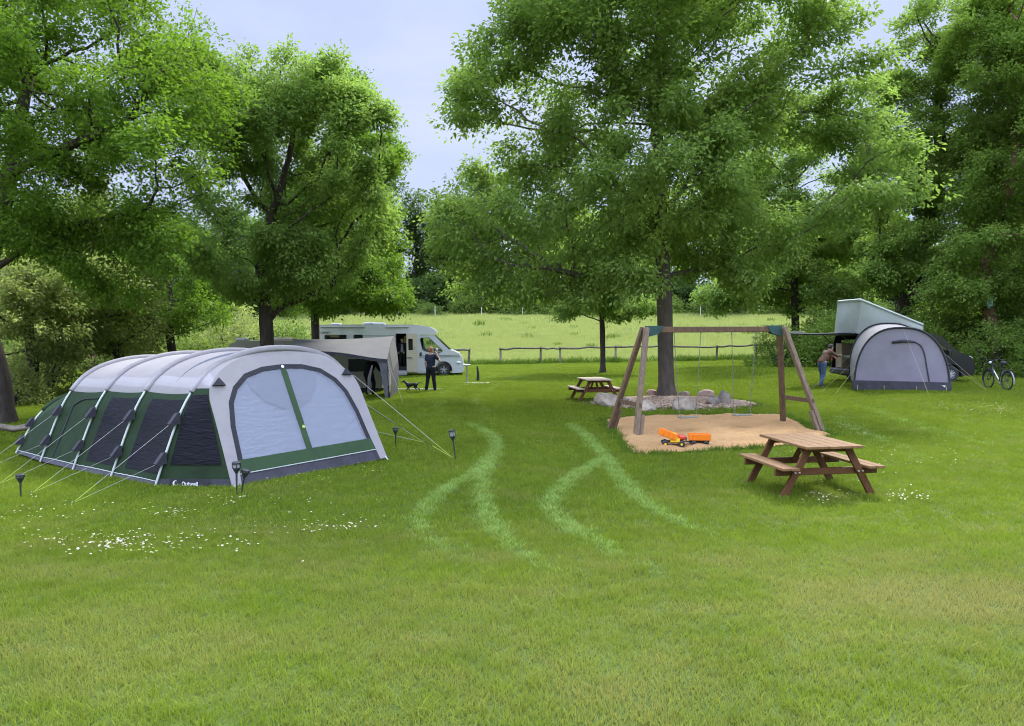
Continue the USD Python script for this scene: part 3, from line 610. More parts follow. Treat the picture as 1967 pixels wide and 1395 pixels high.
# ---- trees and bushes beyond, a few of each kind shared
def bush_proto(name, label, cat, rx, rz, seed, mat, n, lsize, group, loc):
    r = np.random.default_rng(seed); k = n // 12
    u = r.normal(size=(k, 3)); u /= np.linalg.norm(u, axis=1, keepdims=True); u[:, 2] = np.abs(u[:, 2])
    lump = 1 + .55 * (meshkit.noise(u * 2.3 + seed, seed) - .5)
    c = u * (r.uniform(.25, 1, k) ** .35 * lump)[:, None] * [rx, rx, rz]; c[:, 2] += .05 * rz
    lv = leaves_at(c, 12, lsize, lsize * 1.7, r, .1, .55, np.array([0, 0, rz * .3]))
    path = thing(name, label, cat, loc, group=group); stems = MB()
    for q in range(6):
        a = r.uniform(0, 6.28); e = np.array([math.cos(a) * rx * .5, math.sin(a) * rx * .5, rz * .7]); stems.tube([[e[0] * .1, e[1] * .1, -.2], e * [.5, .5, .5], e], [.05 * rz, .035 * rz, .01], 5, False)
    part(path, 'stems', stems, 'bark_dark', True); part(path, 'foliage', lv, mat, kind='stuff'); return path

def wood_proto(label, seed, H, W, loc, mat, n, lsize, group):
    r = np.random.default_rng(seed); path = thing('wood_tree', label, 'tree', loc, group=group)
    t = MB(); t.tube([[0, 0, -.4], [.1, 0, H * .3], [-.1, .1, H * .6], [0, 0, H * .9]], [.34, .26, .16, .04], 8, False)
    cs = []
    for q in range(13):
        a = r.uniform(0, 6.28); z = H * (.10 + .80 * q / 12); rad = W * (.35 + .65 * math.sin(math.pi * min(1, .25 + .72 * q / 12))) * .62
        c = np.array([math.cos(a) * rad * r.uniform(.5, 1), math.sin(a) * rad * r.uniform(.5, 1), z]); t.tube([[0, 0, z * .72], c * [.5, .5, 1] - [0, 0, .4], c], [.1, .06, .02], 5, False)
        k = n // 13 // 12; u = r.normal(size=(k, 3)); u /= np.linalg.norm(u, axis=1, keepdims=True); cs.append(c + u * (r.uniform(.2, 1, k) ** .4)[:, None] * [W * .5, W * .5, H * .15])
    part(path, 'trunk', t, 'bark_dark', True)
    part(path, 'crown', leaves_at(np.vstack(cs), 12, lsize, lsize * 1.6, r, .1, .6, np.array([0, 0, H * .5])), mat, kind='stuff'); return path

r = np.random.default_rng(99)
WG, WL = 'trees of the far wood beyond the meadow', 'tall green tree in the distant wood beyond the meadow'
protos = []
place = []
for k in range(46):
    x = -112 + 224 * (k + r.uniform(.2, .8)) / 46; y = 128 + r.uniform(-3, 16); place.append((x, y, r.uniform(.85, 1.25)))
# the wood comes nearer at the left and at the right
for k in range(11): place.append((-66 + k * 4.2 + r.uniform(-1, 1), 58 + k * 6.0 + r.uniform(-3, 3), r.uniform(.6, .8)))
for k in range(10): place.append((40 + k * 4.6 + r.uniform(-1, 1), 62 + k * 4.0 + r.uniform(-4, 4), r.uniform(.6, .85)))
kinds = [wood_proto(WL, 201 + k, H, W, (place[k][0], place[k][1], float(zt(*place[k][:2]))), m, 9000, .58, WG) for k, (H, W, m) in enumerate([(19, 5.0, 'leaf_wood'), (17, 5.4, 'leaf_oak_young'), (21, 4.6, 'leaf_wood'), (16, 5.0, 'leaf_dark')])]
for k, (x, y, s) in enumerate(place[4:]):
    g = ('nearer wood trees behind the left thicket', 'mid height green tree of the wood behind the left thicket') if 42 <= k < 53 else ('nearer wood trees behind the right hedge', 'mid height green tree of the wood behind the right hedge') if k >= 53 else (WG, WL)
    copy(kinds[int(r.integers(0, 4))], (x, y, float(zt(x, y)) - .1), r.uniform(0, 6.28), g[1], g[0], scale=(s, s, s * r.uniform(.9, 1.1)))
# scrub along the meadow's far edge
sg, sl = 'scrub bushes along the far edge of the meadow', 'low leafy scrub bush at the far edge of the meadow'
bp = [bush_proto('scrub_bush', sl, 'bush', 3.0, 3.0, 301 + k, 'leaf_bush', 2600, .36, sg, (-20 + 13 * k, 118, float(zt(-20 + 13 * k, 118)))) for k in range(3)]
up_ = [bush_proto('understorey_bush', 'dark bush in the understorey at the edge of the far wood', 'bush', 3.0, 3.2, 331 + k, 'leaf_wood', 3200, .42, 'understorey bushes of the far wood', (-30 + 60 * k, 127, float(zt(-30 + 60 * k, 127)))) for k in range(2)]
for k in range(34):
    x = -70 + 160 * (k + r.uniform(.1, .9)) / 34; y = 116 + r.uniform(-2, 5); s = r.uniform(.6, 1.15); copy(bp[k % 3], (x, y, float(zt(x, y))), r.uniform(0, 6.28), scale=(s * 1.2, s * 1.2, s))
for k in range(26):
    x = -95 + 190 * (k + r.uniform(.1, .9)) / 26; y = 126 + r.uniform(-2, 2); s = r.uniform(1.5, 2.2); copy(up_[k % 2], (x, y, float(zt(x, y)) - .3), r.uniform(0, 6.28), scale=(s * 1.3, s, s))
# hedge at the right, thicket shrubs at the left
hg, hl = 'dark hedge bushes behind the campervan and bicycle', 'dark green bush in the hedge behind campervan and bicycle'
hp = [bush_proto('hedge_bush', hl, 'bush', 2.4, 3.3, 311 + k, 'leaf_dark', 5200, .19, hg, (x, y, float(zt(x, y)))) for k, (x, y) in enumerate([(24.0, 37.5), (27.5, 37.0)])]
for k, (x, y, s) in enumerate([(20.5, 40, .95), (22.2, 37.9, .9), (25.8, 35.6, .95), (21.9, 33.8, .66), (20.2, 36.5, .8), (26.4, 34.6, .9), (26.6, 32.8, .95), (22.4, 38.6, 1.0), (28.4, 33.6, 1.1), (25.5, 38.5, 1.4), (30.2, 37, 1.5), (23.0, 31.8, .58), (24.6, 31.2, .66), (23.4, 33.4, .70), (27.0, 34.0, .8), (29.5, 35, 1.1), (18.5, 43, .95), (16.5, 45.5, .8), (31.5, 38, 1.2), (24.5, 42, 1.3), (28, 42, 1.35), (32, 44, 1.4), (20, 46.5, 1.1)]):
    copy(hp[k % 2], (x, y, float(zt(x, y)) - .1), r.uniform(0, 6.28), scale=(s, s, s * r.uniform(.9, 1.15)))
lg, ll = 'olive shrubs filling the thicket behind the tent', 'olive green shrub in the thicket behind the left tent'
lp = [bush_proto('thicket_shrub', ll, 'bush', 2.3, 2.6, 321 + k, m, 4200, .19, lg, (x, y, float(zt(x, y)))) for k, (x, y, m) in enumerate([(-21, 33, 'leaf_hawthorn'), (-24.5, 36, 'leaf_bush')])]
for k, (x, y, s) in enumerate([(-18.2, 36, .9), (-15.8, 38.5, .85), (-27, 33, 1.2), (-24, 30, .9), (-29, 40, 1.5), (-21, 42, 1.3), (-17, 45, 1.2), (-14.2, 47, 1.0), (-33, 45, 1.8), (-26, 48, 1.6), (-20, 52, 1.4), (-38, 38, 1.7), (-19, 28, .62)]):
    copy(lp[k % 2], (x, y, float(zt(x, y)) - .1), r.uniform(0, 6.28), scale=(s, s, s * r.uniform(.9, 1.2)))
# ------------------------------------------------------------------ wood, stone, metal, cloth
pm('table_wood', (.115, .047, .014), .62, .3, 5.0, .5, 60.0, stretch=(6, .8, 6), spec=.35, detail=6)
pm('table_wood_top', (.205, .110, .040), .68, .22, 6.0, .5, 70.0, stretch=(8, 1.0, 3), spec=.35, detail=6)
pm('table_wood_pale', (.42, .35, .27), .75, .2, 6.0, .4, 70.0, stretch=(8, 1.0, 3))
pm('swing_wood', (.115, .066, .031), .75, .38, 4.0, .8, 50.0, stretch=(4, 4, 1.2), detail=6)
pm('swing_wood_grey', (.16, .112, .066), .8, .35, 4.0, .8, 50.0, stretch=(4, 4, 1.2), detail=6)
pm('bracket_green', (.016, .050, .046), .45, .3, 9.0)
pm('fence_wood', (.105, .085, .066), .9, .4, 6.0, .9, 30.0)
pm('fence_wood_grey', (.20, .165, .125), .9, .35, 6.0, .9, 30.0)
pm('rope', (.11, .12, .095), .8, .2, 30.0)
pm('seat_green', (.17, .19, .15), .55, .15, 12.0)
pm('galvanised', (.45, .46, .47), .35, .15, 15.0, metallic=.8)
pm('bolt_steel', (.62, .60, .56), .35, .1, 20.0, metallic=.7)
pm('boulder_pale', (.33, .275, .205), .85, .33, 6.5, 1.0, 14.0, detail=8)
pm('boulder_grey', (.20, .172, .138), .85, .4, 6.0, 1.0, 14.0, detail=8)
pm('boulder_rose', (.33, .235, .185), .85, .3, 6.0, 1.0, 14.0, detail=8)
pm('pebble_a', (.40, .275, .175), .8, .3, 14.0); pm('pebble_b', (.24, .155, .10), .8, .3, 14.0); pm('pebble_c', (.46, .37, .28), .8, .2, 14.0)
pm('plastic_orange', (.74, .19, .012), .35, .06, 9.0); pm('plastic_yellow', (.80, .47, .02), .35, .06, 9.0); pm('plastic_red', (.55, .055, .02), .35, .06, 9.0)
pm('plastic_black', (.022, .022, .024), .45, .2, 9.0); pm('rubber', (.022, .022, .023), .8, .25, 20.0)
pm('lamp_black', (.025, .025, .027), .4, .2, 9.0)
pm('post_white', (.62, .64, .58), .8, .15, 9.0)
pm('nest_box_green', (.21, .40, .36), .7, .12, 15.0, .3, 60.0); pm('nest_box_roof', (.34, .47, .43), .7, .1, 15.0)
pm('hole_black', (.006, .006, .006), .9, .1, 5.0)
pm('concrete', (.36, .35, .33), .9, .2, 8.0, .5, 40.0)
pm('daisy_white', (.80, .80, .78), .7, .03, 9.0); pm('daisy_yellow', (.72, .50, .03), .7, .05, 9.0); pm('clover_white', (.6, .62, .52), .8, .1, 9.0)
M_lamp_lens = pane('lamp_lens', (.7, .72, .74), .55, .1, (.4, .4, .42))

# ------------------------------------------------------------------ picnic tables
def picnic_table(label, loc, rz, L=1.36, top='table_wood_top', wood='table_wood'):
    """Local x across the table, y along its boards."""
    t = thing('picnic_table', label, 'table', loc, rz); r = np.random.default_rng(int(loc[0] * 100))
    W, H, HB = .90, .745, .445
    n = 5; bw = W / n
    for k in range(n):
        x = -W / 2 + bw * (k + .5); part(t, 'table_board', MB().box((x, r.normal(0, .004), H - .019 + r.normal(0, .0012)), (bw - .012, L + r.normal(0, .006), .038), ch=.005), top)
    for s in (-1, 1):
        for k in range(2):
            x = s * (.60 + .135 * k + .0); part(t, 'bench_board', MB().box((x, r.normal(0, .004), HB - .019), (.123, L + r.normal(0, .006), .038), ch=.005), top)
    for e in (-1, 1):
        y = e * (L / 2 - .17)
        for s in (-1, 1):
            lp = part(t, 'leg', MB().beam((s * .71, y, -.03), (s * .30, y, H - .04), .045, .105, up=(1, 0, 0), ch=.006), wood)
            b = MB()
            for q in (-.032, .032):
                c = np.array([s * .71, y, -.03]) + (np.array([s * .30, y, H - .04]) - np.array([s * .71, y, -.03])) * ((HB - .09 + .03) / (H - .01)) + [q, 0, 0]
                b.cyl(c + [0, -.045 * 1, .0], c + [0, .045, 0], .011, n=8)
            part(lp, 'bolts', b, 'bolt_steel')
        part(t, 'cross_beam', MB().box((0, y - .046 * e, HB - .09), (1.60, .044, .10), ch=.006), wood)
        part(t, 'top_bearer', MB().box((0, y - .046 * e, H - .075), (.80, .044, .07), ch=.006), wood)
    part(t, 'brace', MB().beam((0, L / 2 - .26, HB - .08), (0, .12, H - .05), .045, .08, up=(0, 1, 0)), wood)
    part(t, 'brace', MB().beam((0, -L / 2 + .26, HB - .08), (0, -.12, H - .05), .045, .08, up=(0, 1, 0)), wood)
    return t
picnic_table('brown wooden picnic table in the foreground right of the sand pit', (4.49, 11.12, float(zt(4.49, 11.12))), math.radians(9))
pz = gp(1142, 768); picnic_table('farther picnic table with sun bleached top left of the gravel ring', (pz[0], pz[1], pz[2]), math.radians(9), L=1.5, top='table_wood_pale')

# ------------------------------------------------------------------ swing
t = thing('swing_set', 'weathered timber swing frame with two hanging seats over the sand pit', 'swing', (4.8, 17.4, 0))
o = np.array([4.8, 17.4, 0.0])
TL, TRt = np.array([3.08, 17.0, 2.40]) - o, np.array([6.50, 17.9, 2.42]) - o
ax = (TRt - TL) / np.linalg.norm(TRt - TL); perp = np.array([-ax[1], ax[0], 0])
part(t, 'cross_beam', MB().beam(TL + ax * .02, TRt - ax * .02, .085, .135, ch=.012), 'swing_wood')
for top, foot_mid, sgn in ((TL, np.array([2.52, 16.95, 0]) - o, -1), (TRt, np.array([7.12, 18.02, 0]) - o, 1)):
    for s in (-1, 1):
        ft = foot_mid + perp * s * .78; ft[2] = float(zt(ft[0] + o[0], ft[1] + o[1])) - .08
        tp = top + ax * sgn * .03 + perp * s * .09 + [0, 0, .05]
        lg = part(t, 'leg', MB().beam(ft, tp, .105, .13, up=perp, ch=.012), 'swing_wood_grey' if s < 0 else 'swing_wood')
        if sgn < 0 or s < 0:      # doubled ground stake bolted to the foot
            dirn = (tp - ft) / np.linalg.norm(tp - ft); off = perp * (-s) * .0 + ax * (-sgn) * .105
            part(lg, 'ground_stake', MB().beam(ft + off - [0, 0, .02], ft + off + dirn * .62, .085, .1, up=perp, ch=.01), 'swing_wood_grey')
    a_, b_ = foot_mid + perp * .78, foot_mid - perp * .78
    h = .30; p0 = a_ + (top - a_) * h; p1 = b_ + (top - b_) * h
    part(t, 'cross_brace', MB().beam(p0 + perp * .1, p1 - perp * .1, .05, .10, ch=.008), 'swing_wood')
    br = MB(); br.box(top - ax * sgn * .17, (.36, .125, .10), np.stack([ax, perp, [0, 0, 1]], 1), .01); br.prism([(-.02, .09), (.40, .09), (.26, -.10), (-.02, -.17)], top - ax * sgn * .02 + perp * .062, np.stack([-ax * sgn, [0, 0, 1], np.cross(-ax * sgn, [0, 0, 1])], 1) , .012)
    br.prism([(-.02, .09), (.40, .09), (.26, -.10), (-.02, -.17)], top - ax * sgn * .02 - perp * .062, np.stack([-ax * sgn, [0, 0, 1], np.cross(-ax * sgn, [0, 0, 1])], 1), .012)
    part(t, 'corner_bracket', br, 'bracket_green')
for (fa, fb), wob in (((.20, .395), -.05), ((.625, .81), .05)):
    pa, pb = TL + (TRt - TL) * fa, TL + (TRt - TL) * fb; mid = (pa + pb) / 2; z = .36
    sa, sb = mid - ax * .22 + perp * wob, mid + ax * .22 + perp * wob; sa[2] = sb[2] = z
    st = part(t, 'swing_seat', MB().box((sa + sb) / 2 - [0, 0, .0], (.46, .17, .028), np.stack([ax, perp, [0, 0, 1]], 1), .012), 'seat_green')
    for u, v in ((pa, sa), (pb, sb)):
        rp = part(t, 'rope', MB().tube([u - [0, 0, .07], u * .72 + v * .28 + perp * .005, u * .4 + v * .6, v + [0, 0, .16]], .0085, 6), 'rope')
        ch_ = MB(); 
        for s in (-1, 1): ch_.cyl(v + [0, 0, .16], v + perp * s * .075 + [0, 0, .012], .006, n=6)
        part(rp, 'seat_strap', ch_, 'rope')
        part(rp, 'hook', MB().torus(u - [0, 0, .088], .022, .006, ax, 12, 6), 'galvanised')

# ------------------------------------------------------------------ boulders and gravel
BL = [(1168, 782, 50, 25, 'boulder_pale', 'long pale grey boulder at the left end of the gravel ring'), (1200, 783, 22, 17, 'boulder_grey', 'dark small boulder behind the left foot of the swing'),
      (1246, 792, 35, 22, 'boulder_pale', 'pale rounded boulder at the front of the ring, left of the trunk'), (1254, 768, 22, 13, 'boulder_rose', 'small boulder close behind the left side of the trunk'),
      (1316, 790, 43, 27, 'boulder_pale', 'largest whitish boulder behind the left swing seat'), (1317, 766, 22, 12, 'boulder_grey', 'small grey boulder farther back right of the trunk'),
      (1360, 769, 36, 16, 'boulder_rose', 'rose brown boulder at the back of the gravel ring'), (1372, 784, 27, 16, 'boulder_grey', 'dark grey low boulder in front of the rose brown one'), (1394, 782, 27, 26, 'boulder_grey', 'upright grey boulder at the right end of the gravel ring')]
for k, (px, py, w, h, mat, lab) in enumerate(BL):
    p = gp(px, py); s = p[1] / FPX; m = trimesh.creation.icosphere(3, 1.0); v = m.vertices.copy()
    n = meshkit.fbm(v * 1.3 + k * 7, 3, k); v *= (.72 + .55 * n)[:, None]
    rr_ = np.random.default_rng(k); cuts = rr_.normal(size=(7, 3)); cuts /= np.linalg.norm(cuts, axis=1, keepdims=True)
    for c in cuts:                               # a few flat faces
        dd = v @ c; v -= np.outer(np.maximum(0, dd - .74) * .85, c)
    v = v / np.abs(v).max(0); v[:, 2] = np.where(v[:, 2] < -.35, -.35 + (v[:, 2] + .35) * .3, v[:, 2])
    H = h * s; v = v * [w * s / 2 * 1.04, w * s / 2 * .8, H / 1.25]
    z0 = float(zt(p[0], p[1] + .25) + mound(p[0], p[1] + .25)) 
    v += meshkit.fbm(v * 9, 2, k)[:, None] * .03
    single('boulder', (v, m.faces), mat, lab, 'rock', 'boulders round the big tree', smooth=45, loc=(p[0], p[1] + .25, z0 + H * .22))
r = np.random.default_rng(5)
def stone(seed):
    m = trimesh.creation.icosphere(1, 1.0); v = m.vertices * (.7 + .6 * meshkit.noise(m.vertices * 1.4 + seed * 5, seed))[:, None] * [1, .75, .55]; return v, m.faces
n = 9000; a_ = r.uniform(0, 2 * np.pi, n); rad = np.sqrt(r.uniform(0, 1, n)) * (1 + .05 * r.normal(size=n)); x, y = GC[0] + GA * rad * np.cos(a_), GC[1] + GB * rad * np.sin(a_)
s = r.uniform(.016, .042, n)
tg = scatter('/World/gravel', [('stone_%03d' % k, stone(k), m) for k, m in enumerate(('pebble_a', 'pebble_b', 'pebble_c'))], r.integers(0, 3, n), np.stack([x, y, zt(x, y) + mound(x, y) + s * .2], 1), quats(n, r), np.stack([s, s, s], 1))
tag(tg, 'loose buff gravel stones heaped round the foot of the big tree', 'gravel', None, 'stuff')

# ------------------------------------------------------------------ toys in the sand
def wheel(mb, c, R, w, axis, n=18):
    F = frame(axis); mb.lathe([(0, -w / 2), (R * .82, -w / 2), (R, -w * .34), (R, w * .34), (R * .82, w / 2), (R * .5, w / 2), (R * .45, w * .3), (0, w * .3)], c, axis, n); return mb
p = gp(1290, 862); t = thing('toy_truck', 'toy dump truck with raised orange tipper and yellow cab on the sand', 'toy', (p[0], p[1], p[2] + .045), math.radians(-8), 'toys in the sand pit')
part(t, 'chassis', MB().box((.02, 0, .10), (.46, .12, .04), ch=.01), 'plastic_black')
Rb = np.array([[math.cos(.33), 0, math.sin(.33)], [0, 1, 0], [-math.sin(.33), 0, math.cos(.33)]])
bed = MB(); 
for c, sz in (((0, 0, 0), (.34, .22, .015)), ((0, .105, .06), (.36, .014, .12)), ((0, -.105, .06), (.36, .014, .12)), ((.172, 0, .07), (.014, .22, .15)), ((-.172, 0, .045), (.014, .22, .07))): bed.box(c, sz, ch=.004)
for q in (-.1, 0, .1): bed.box((q, -.116, .06), (.016, .012, .12), ch=.003)
part(t, 'tipper_bed', bed.xf(Rb, (-.10, 0, .20)), 'plastic_orange', label='raised orange tipper bed')
part(t, 'cab', MB().prism([(-.09, 0), (.09, 0), (.10, .07), (.05, .10), (.035, .17), (-.08, .17), (-.09, .09)], (.06, .095, .10), np.array([[1, 0, 0], [0, 0, -1], [0, 1, 0.0]]), .19), 'plastic_yellow')
part(t, 'hood', MB().box((.20, 0, .19), (.15, .17, .10), ch=.03), 'plastic_red')
part(t, 'grille', MB().box((.283, 0, .16), (.02, .14, .07), ch=.006), 'plastic_black')
for x in (-.13, .19):
    for s in (-1, 1):
        wp = part(t, 'wheel', wheel(MB(), (x, s * .105, .065), .065, .06, (0, s, 0)), 'plastic_black'); part(wp, 'hub', MB().cyl((x, s * .125, .065), (x, s * .138, .065), .024, n=10), 'plastic_yellow')
p = gp(1343, 861); t = thing('toy_trailer', 'orange toy trailer standing right of the toy dump truck', 'toy', (p[0], p[1], p[2] + .045), math.radians(-5), 'toys in the sand pit')
tr_ = MB()
for c, sz in (((0, 0, .13), (.42, .22, .015)), ((0, .105, .19), (.42, .014, .12)), ((0, -.105, .19), (.42, .014, .12)), ((.205, 0, .19), (.014, .22, .12)), ((-.205, 0, .19), (.014, .22, .12))): tr_.box(c, sz, ch=.004)
for q in (-.14, -.07, 0, .07, .14): tr_.box((q, -.116, .19), (.016, .012, .12), ch=.003)
part(t, 'box_body', tr_, 'plastic_orange'); part(t, 'chassis', MB().box((0, 0, .10), (.40, .1, .035), ch=.008), 'plastic_black'); part(t, 'tow_bar', MB().box((-.27, 0, .09), (.15, .03, .02), ch=.005), 'plastic_black')
for x in (-.12, .12):
    for s in (-1, 1): part(t, 'wheel', wheel(MB(), (x, s * .10, .058), .058, .05, (0, s, 0)), 'plastic_black')

# ------------------------------------------------------------------ rail fences
def rail_fence(label, posts, hgt, tops, mat='fence_wood', name='rail_fence', seed=0, rr=.062):
    r = np.random.default_rng(seed); o = np.array([*posts[0], float(zt(*posts[0]))]); t = thing(name, label, 'fence', o)
    tp = []
    for x, y in posts:
        z = float(zt(x, y)); h = hgt * r.uniform(.96, 1.06); lean = r.normal(0, .025, 2)
        q = np.array([x, y, z]); part(t, 'post', MB().tube([q - o - [0, 0, .3], q - o + [lean[0] * .5, lean[1] * .5, h * .55], q - o + [lean[0], lean[1], h + .10]], [.085, .078, .07], 8), 'fence_wood_grey' if r.uniform() < .35 else mat, True); tp.append(q + [0, -.07, h])
    for k in range(len(tp) - 1):
        a_, b_ = tp[k] - o, tp[k + 1] - o; m = 7; u = np.linspace(-.03, 1.03, m)[:, None]; P_ = a_ * (1 - u) + b_ * u; P_[1:-1, 2] += r.normal(0, .03, m - 2) - .02; P_[1:-1, 1] += r.normal(0, .02, m - 2)
        part(t, 'rail', MB().tube(P_, np.linspace(rr * 1.15, rr * .9, m), 8), mat, True)
    return t
fp = lambda px: (lambda x: (x, float(FENCE_Y(x))))((px - CX) / FPX * 52.5)
rail_fence('long rustic single rail fence across the back of the lawn', [fp(q) for q in (962, 1038, 1076, 1185, 1290, 1394, 1480, 1575, 1670, 1765)], 1.06, None)
rail_fence('short rustic rail fence piece just right of the motorhome bonnet', [(-7.6, 52.6), (-5.4, 51.2), (-2.9, 49.0)], 1.05, None, seed=3, rr=.075)
q0, q1 = gp(-75, 835), gp(60, 818); rail_fence('thick low log rail beside the oak at the left edge', [(-14.5, 17.2), (-11.9, 18.4), (-9.8, 19.6)], .44, None, 'fence_wood_grey', 'log_rail', 4, .085)

# white stakes of the far wire fence
r = np.random.default_rng(4)
pst = MB().tube([(0, 0, -.2), (0, 0, 1.75)], [.05, .042], 6)
fg, fl = 'white stakes along the far meadow edge', 'thin white stake of the wire fence at the far edge of the meadow'
for px in (700, 766, 836, 925, 1004, 1083, 1170, 1235, 1345, 1457, 1540, 1585, 1640):
    x = (px - CX) / FPX * 112.5; single('fence_stake', pst, 'post_white', fl, 'post', fg, loc=(x, 112.5, float(zt(x, 112.5))))

# ------------------------------------------------------------------ solar stake lights
def stake_light(label, px, py, h, lean=(0, 0)):
    p = gp(px, py); t = thing('garden_light', label, 'lamp', p, group='solar lights stuck in the lawn by the tent')
    top = np.array([lean[0], lean[1], h]); ax_ = top / np.linalg.norm(top)
    part(t, 'spike', MB().tube([(0, 0, -.08), top * .45, top * .66], [.008, .014, .017], 8), 'lamp_black', True)
    hd = MB(); hd.lathe([(.017, 0), (.045, .05), (.058, .085), (.054, .085)], top * .64, ax_, 14); hd.lathe([(.062, 0), (.064, .02), (.05, .032), (0, .034)], top * .64 + ax_ * (h * .36 - .034), ax_, 14)
    for k in range(4):
        a = k * math.pi / 2 + .4; e = frame(ax_) @ np.array([math.cos(a) * .056, math.sin(a) * .056, 0]); hd.cyl(top * .64 + ax_ * .08 + e, top * .64 + ax_ * (h * .36 - .03) + e, .006, n=6)
    lp = part(t, 'lamp_head', hd, 'lamp_black', 40)
    part(lp, 'lens', MB().cyl(top * .64 + ax_ * .075, top * .64 + ax_ * (h * .36 - .034), .046, .05, n=14), 'lamp_lens', 40)
stake_light('solar light nearest the left edge in front of the green tent wall', 40, 958, .38)
stake_light('upright solar light at the front left foot of the tent', 455, 950, .48)
stake_light('leaning solar light beside the upright one at the tent foot', 462, 948, .36, (.09, 0))
stake_light('small solar light right of the tent between the guy ropes', 760, 858, .40)
stake_light('tall solar light at the far peg of the tent guy ropes', 876, 884, .56, (-.08, 0))

# ------------------------------------------------------------------ water post with slab, pale strip
p = gp(897, 737); t = thing('standpipe', 'thin grey standpipe with white cap on a slab right of the motorhome', 'water tap', p)
part(t, 'pipe', MB().cyl((0, 0, -.05), (0, 0, .82), .035, n=10), 'galvanised', 40); part(t, 'cap', MB().lathe([(0, .80), (.15, .81), (.17, .85), (.12, .88), (0, .89)], (0, 0, 0)), 'post_white', 40); part(t, 'slab', MB().box((.45, 0, .015), (1.15, .5, .05), ch=.012), 'concrete')
p = gp(918, 733); single('bollard', MB().tube([(0, 0, -.1), (.01, 0, .35), (-.03, 0, .72)], [.08, .06, .035], 8), 'plastic_black', 'short dark pointed stump beside the standpipe slab', 'post', loc=p, smooth=40)
p = gp(805, 749); single('pale_batten', MB().box((0, 0, .03), (1.9, .07, .04), rotz(.03), .01), 'post_white', 'pale flat batten lying on the grass behind the black dog', 'board', loc=p)

# ------------------------------------------------------------------ nest box on the right tree
c = at(1901, 580, 35.55); t = thing('nest_box', 'pale green wooden nest box on the reddish trunk at the right', 'nest box', c - [0, 0, .22], math.radians(-33 + 8))
part(t, 'box', MB().box((0, 0, .22), (.24, .24, .44), ch=.008), 'nest_box_green'); part(t, 'roof', MB().box((0, -.02, .462), (.30, .34, .035), np.array([[1, 0, 0], [0, .985, -.17], [0, .17, .985]]), .006), 'nest_box_roof')
part(t, 'entrance_hole', MB().cyl((0, -.119, .33), (0, -.124, .33), .03, n=14), 'hole_black'); part(t, 'back_board', MB().box((0, .132, .22), (.12, .022, .62), ch=.004), 'nest_box_roof')

# ------------------------------------------------------------------ daisies
def daisy():
    r = np.random.default_rng(1); mbw, mby = MB(), MB()
    for k in range(9):
        a = k * 2 * math.pi / 9; d = np.array([math.cos(a), math.sin(a), 0]); s = np.array([-d[1], d[0], 0]); mbw.add(np.array([d * .004, d * .009 + s * .0036 + [0, 0, .001], d * .0135, d * .009 - s * .0036 + [0, 0, .001]]), np.array([[0, 1, 2], [0, 2, 3]]))
    return mbw.mesh()
dx, dy = [], []
r = np.random.default_rng(21)
for px, py, sx_, sy_, n in [(330, 990, 36, 6, 60), (200, 1050, 75, 12, 190), (260, 1045, 40, 8, 60), (370, 1040, 40, 8, 40), (610, 1020, 45, 7, 40), (460, 1040, 60, 20, 40), (100, 985, 70, 12, 60), (690, 1015, 30, 6, 24), (560, 1000, 120, 40, 60), (60, 1015, 60, 20, 30), (440, 965, 30, 5, 30), (700, 905, 35, 6, 40), (580, 925, 50, 6, 24),
        (1585, 957, 26, 5, 70), (1735, 957, 24, 6, 85), (1620, 825, 30, 6, 90), (1650, 835, 22, 4, 50), (1640, 858, 22, 3, 40), (1700, 862, 60, 10, 40), (1930, 785, 45, 9, 330), (1830, 780, 40, 6, 110), (1890, 790, 40, 8, 100), (1790, 885, 60, 8, 50), (1690, 893, 20, 8, 20), (1380, 868, 60, 4, 26), (1640, 930, 60, 16, 20), (1560, 905, 60, 20, 14), (1880, 860, 70, 20, 60), (1010, 850, 40, 6, 20), (1780, 745, 60, 5, 30)]:
    for k in range(int(n * .62)):
        q = gp(px + r.normal(0, sx_ * .85), py + r.normal(0, sy_ * .95)); dx.append(q[0] + r.normal(0, .05)); dy.append(q[1] + r.normal(0, .07))
x, y = np.array(dx), np.array(dy); k = clear(x, y, BLOCK); x, y = x[k], y[k]; n = len(x)
ang = r.uniform(0, 2 * np.pi, n); tl = r.normal(0, .22, n); s = r.uniform(.5, 1.2, n)
qd = np.stack([np.cos(tl / 2) * np.cos(ang / 2), np.sin(tl / 2) * np.cos(ang / 2), np.sin(tl / 2) * np.sin(ang / 2), np.cos(tl / 2) * np.sin(ang / 2)], 1)
z = zt(x, y) + r.uniform(.032, .066, n)
tg = UsdGeom.Xform.Define(stage, '/World/daisies'); tag(tg.GetPrim(), 'small white daisies scattered in drifts over the lawn', 'flowers', None, 'stuff')
tag(scatter('/World/daisies/petals', [('petal_ring', daisy(), 'daisy_white')], np.zeros(n), np.stack([x, y, z], 1), qd, np.stack([s, s, s], 1)), kind='stuff')
tag(scatter('/World/daisies/eyes', [('eye_disc', MB().lathe([(.0055, 0), (.004, .003), (0, .0038)], (0, 0, .0008), n=7).mesh(), 'daisy_yellow')], np.zeros(n), np.stack([x, y, z], 1), qd, np.stack([s, s, s], 1)), kind='stuff')
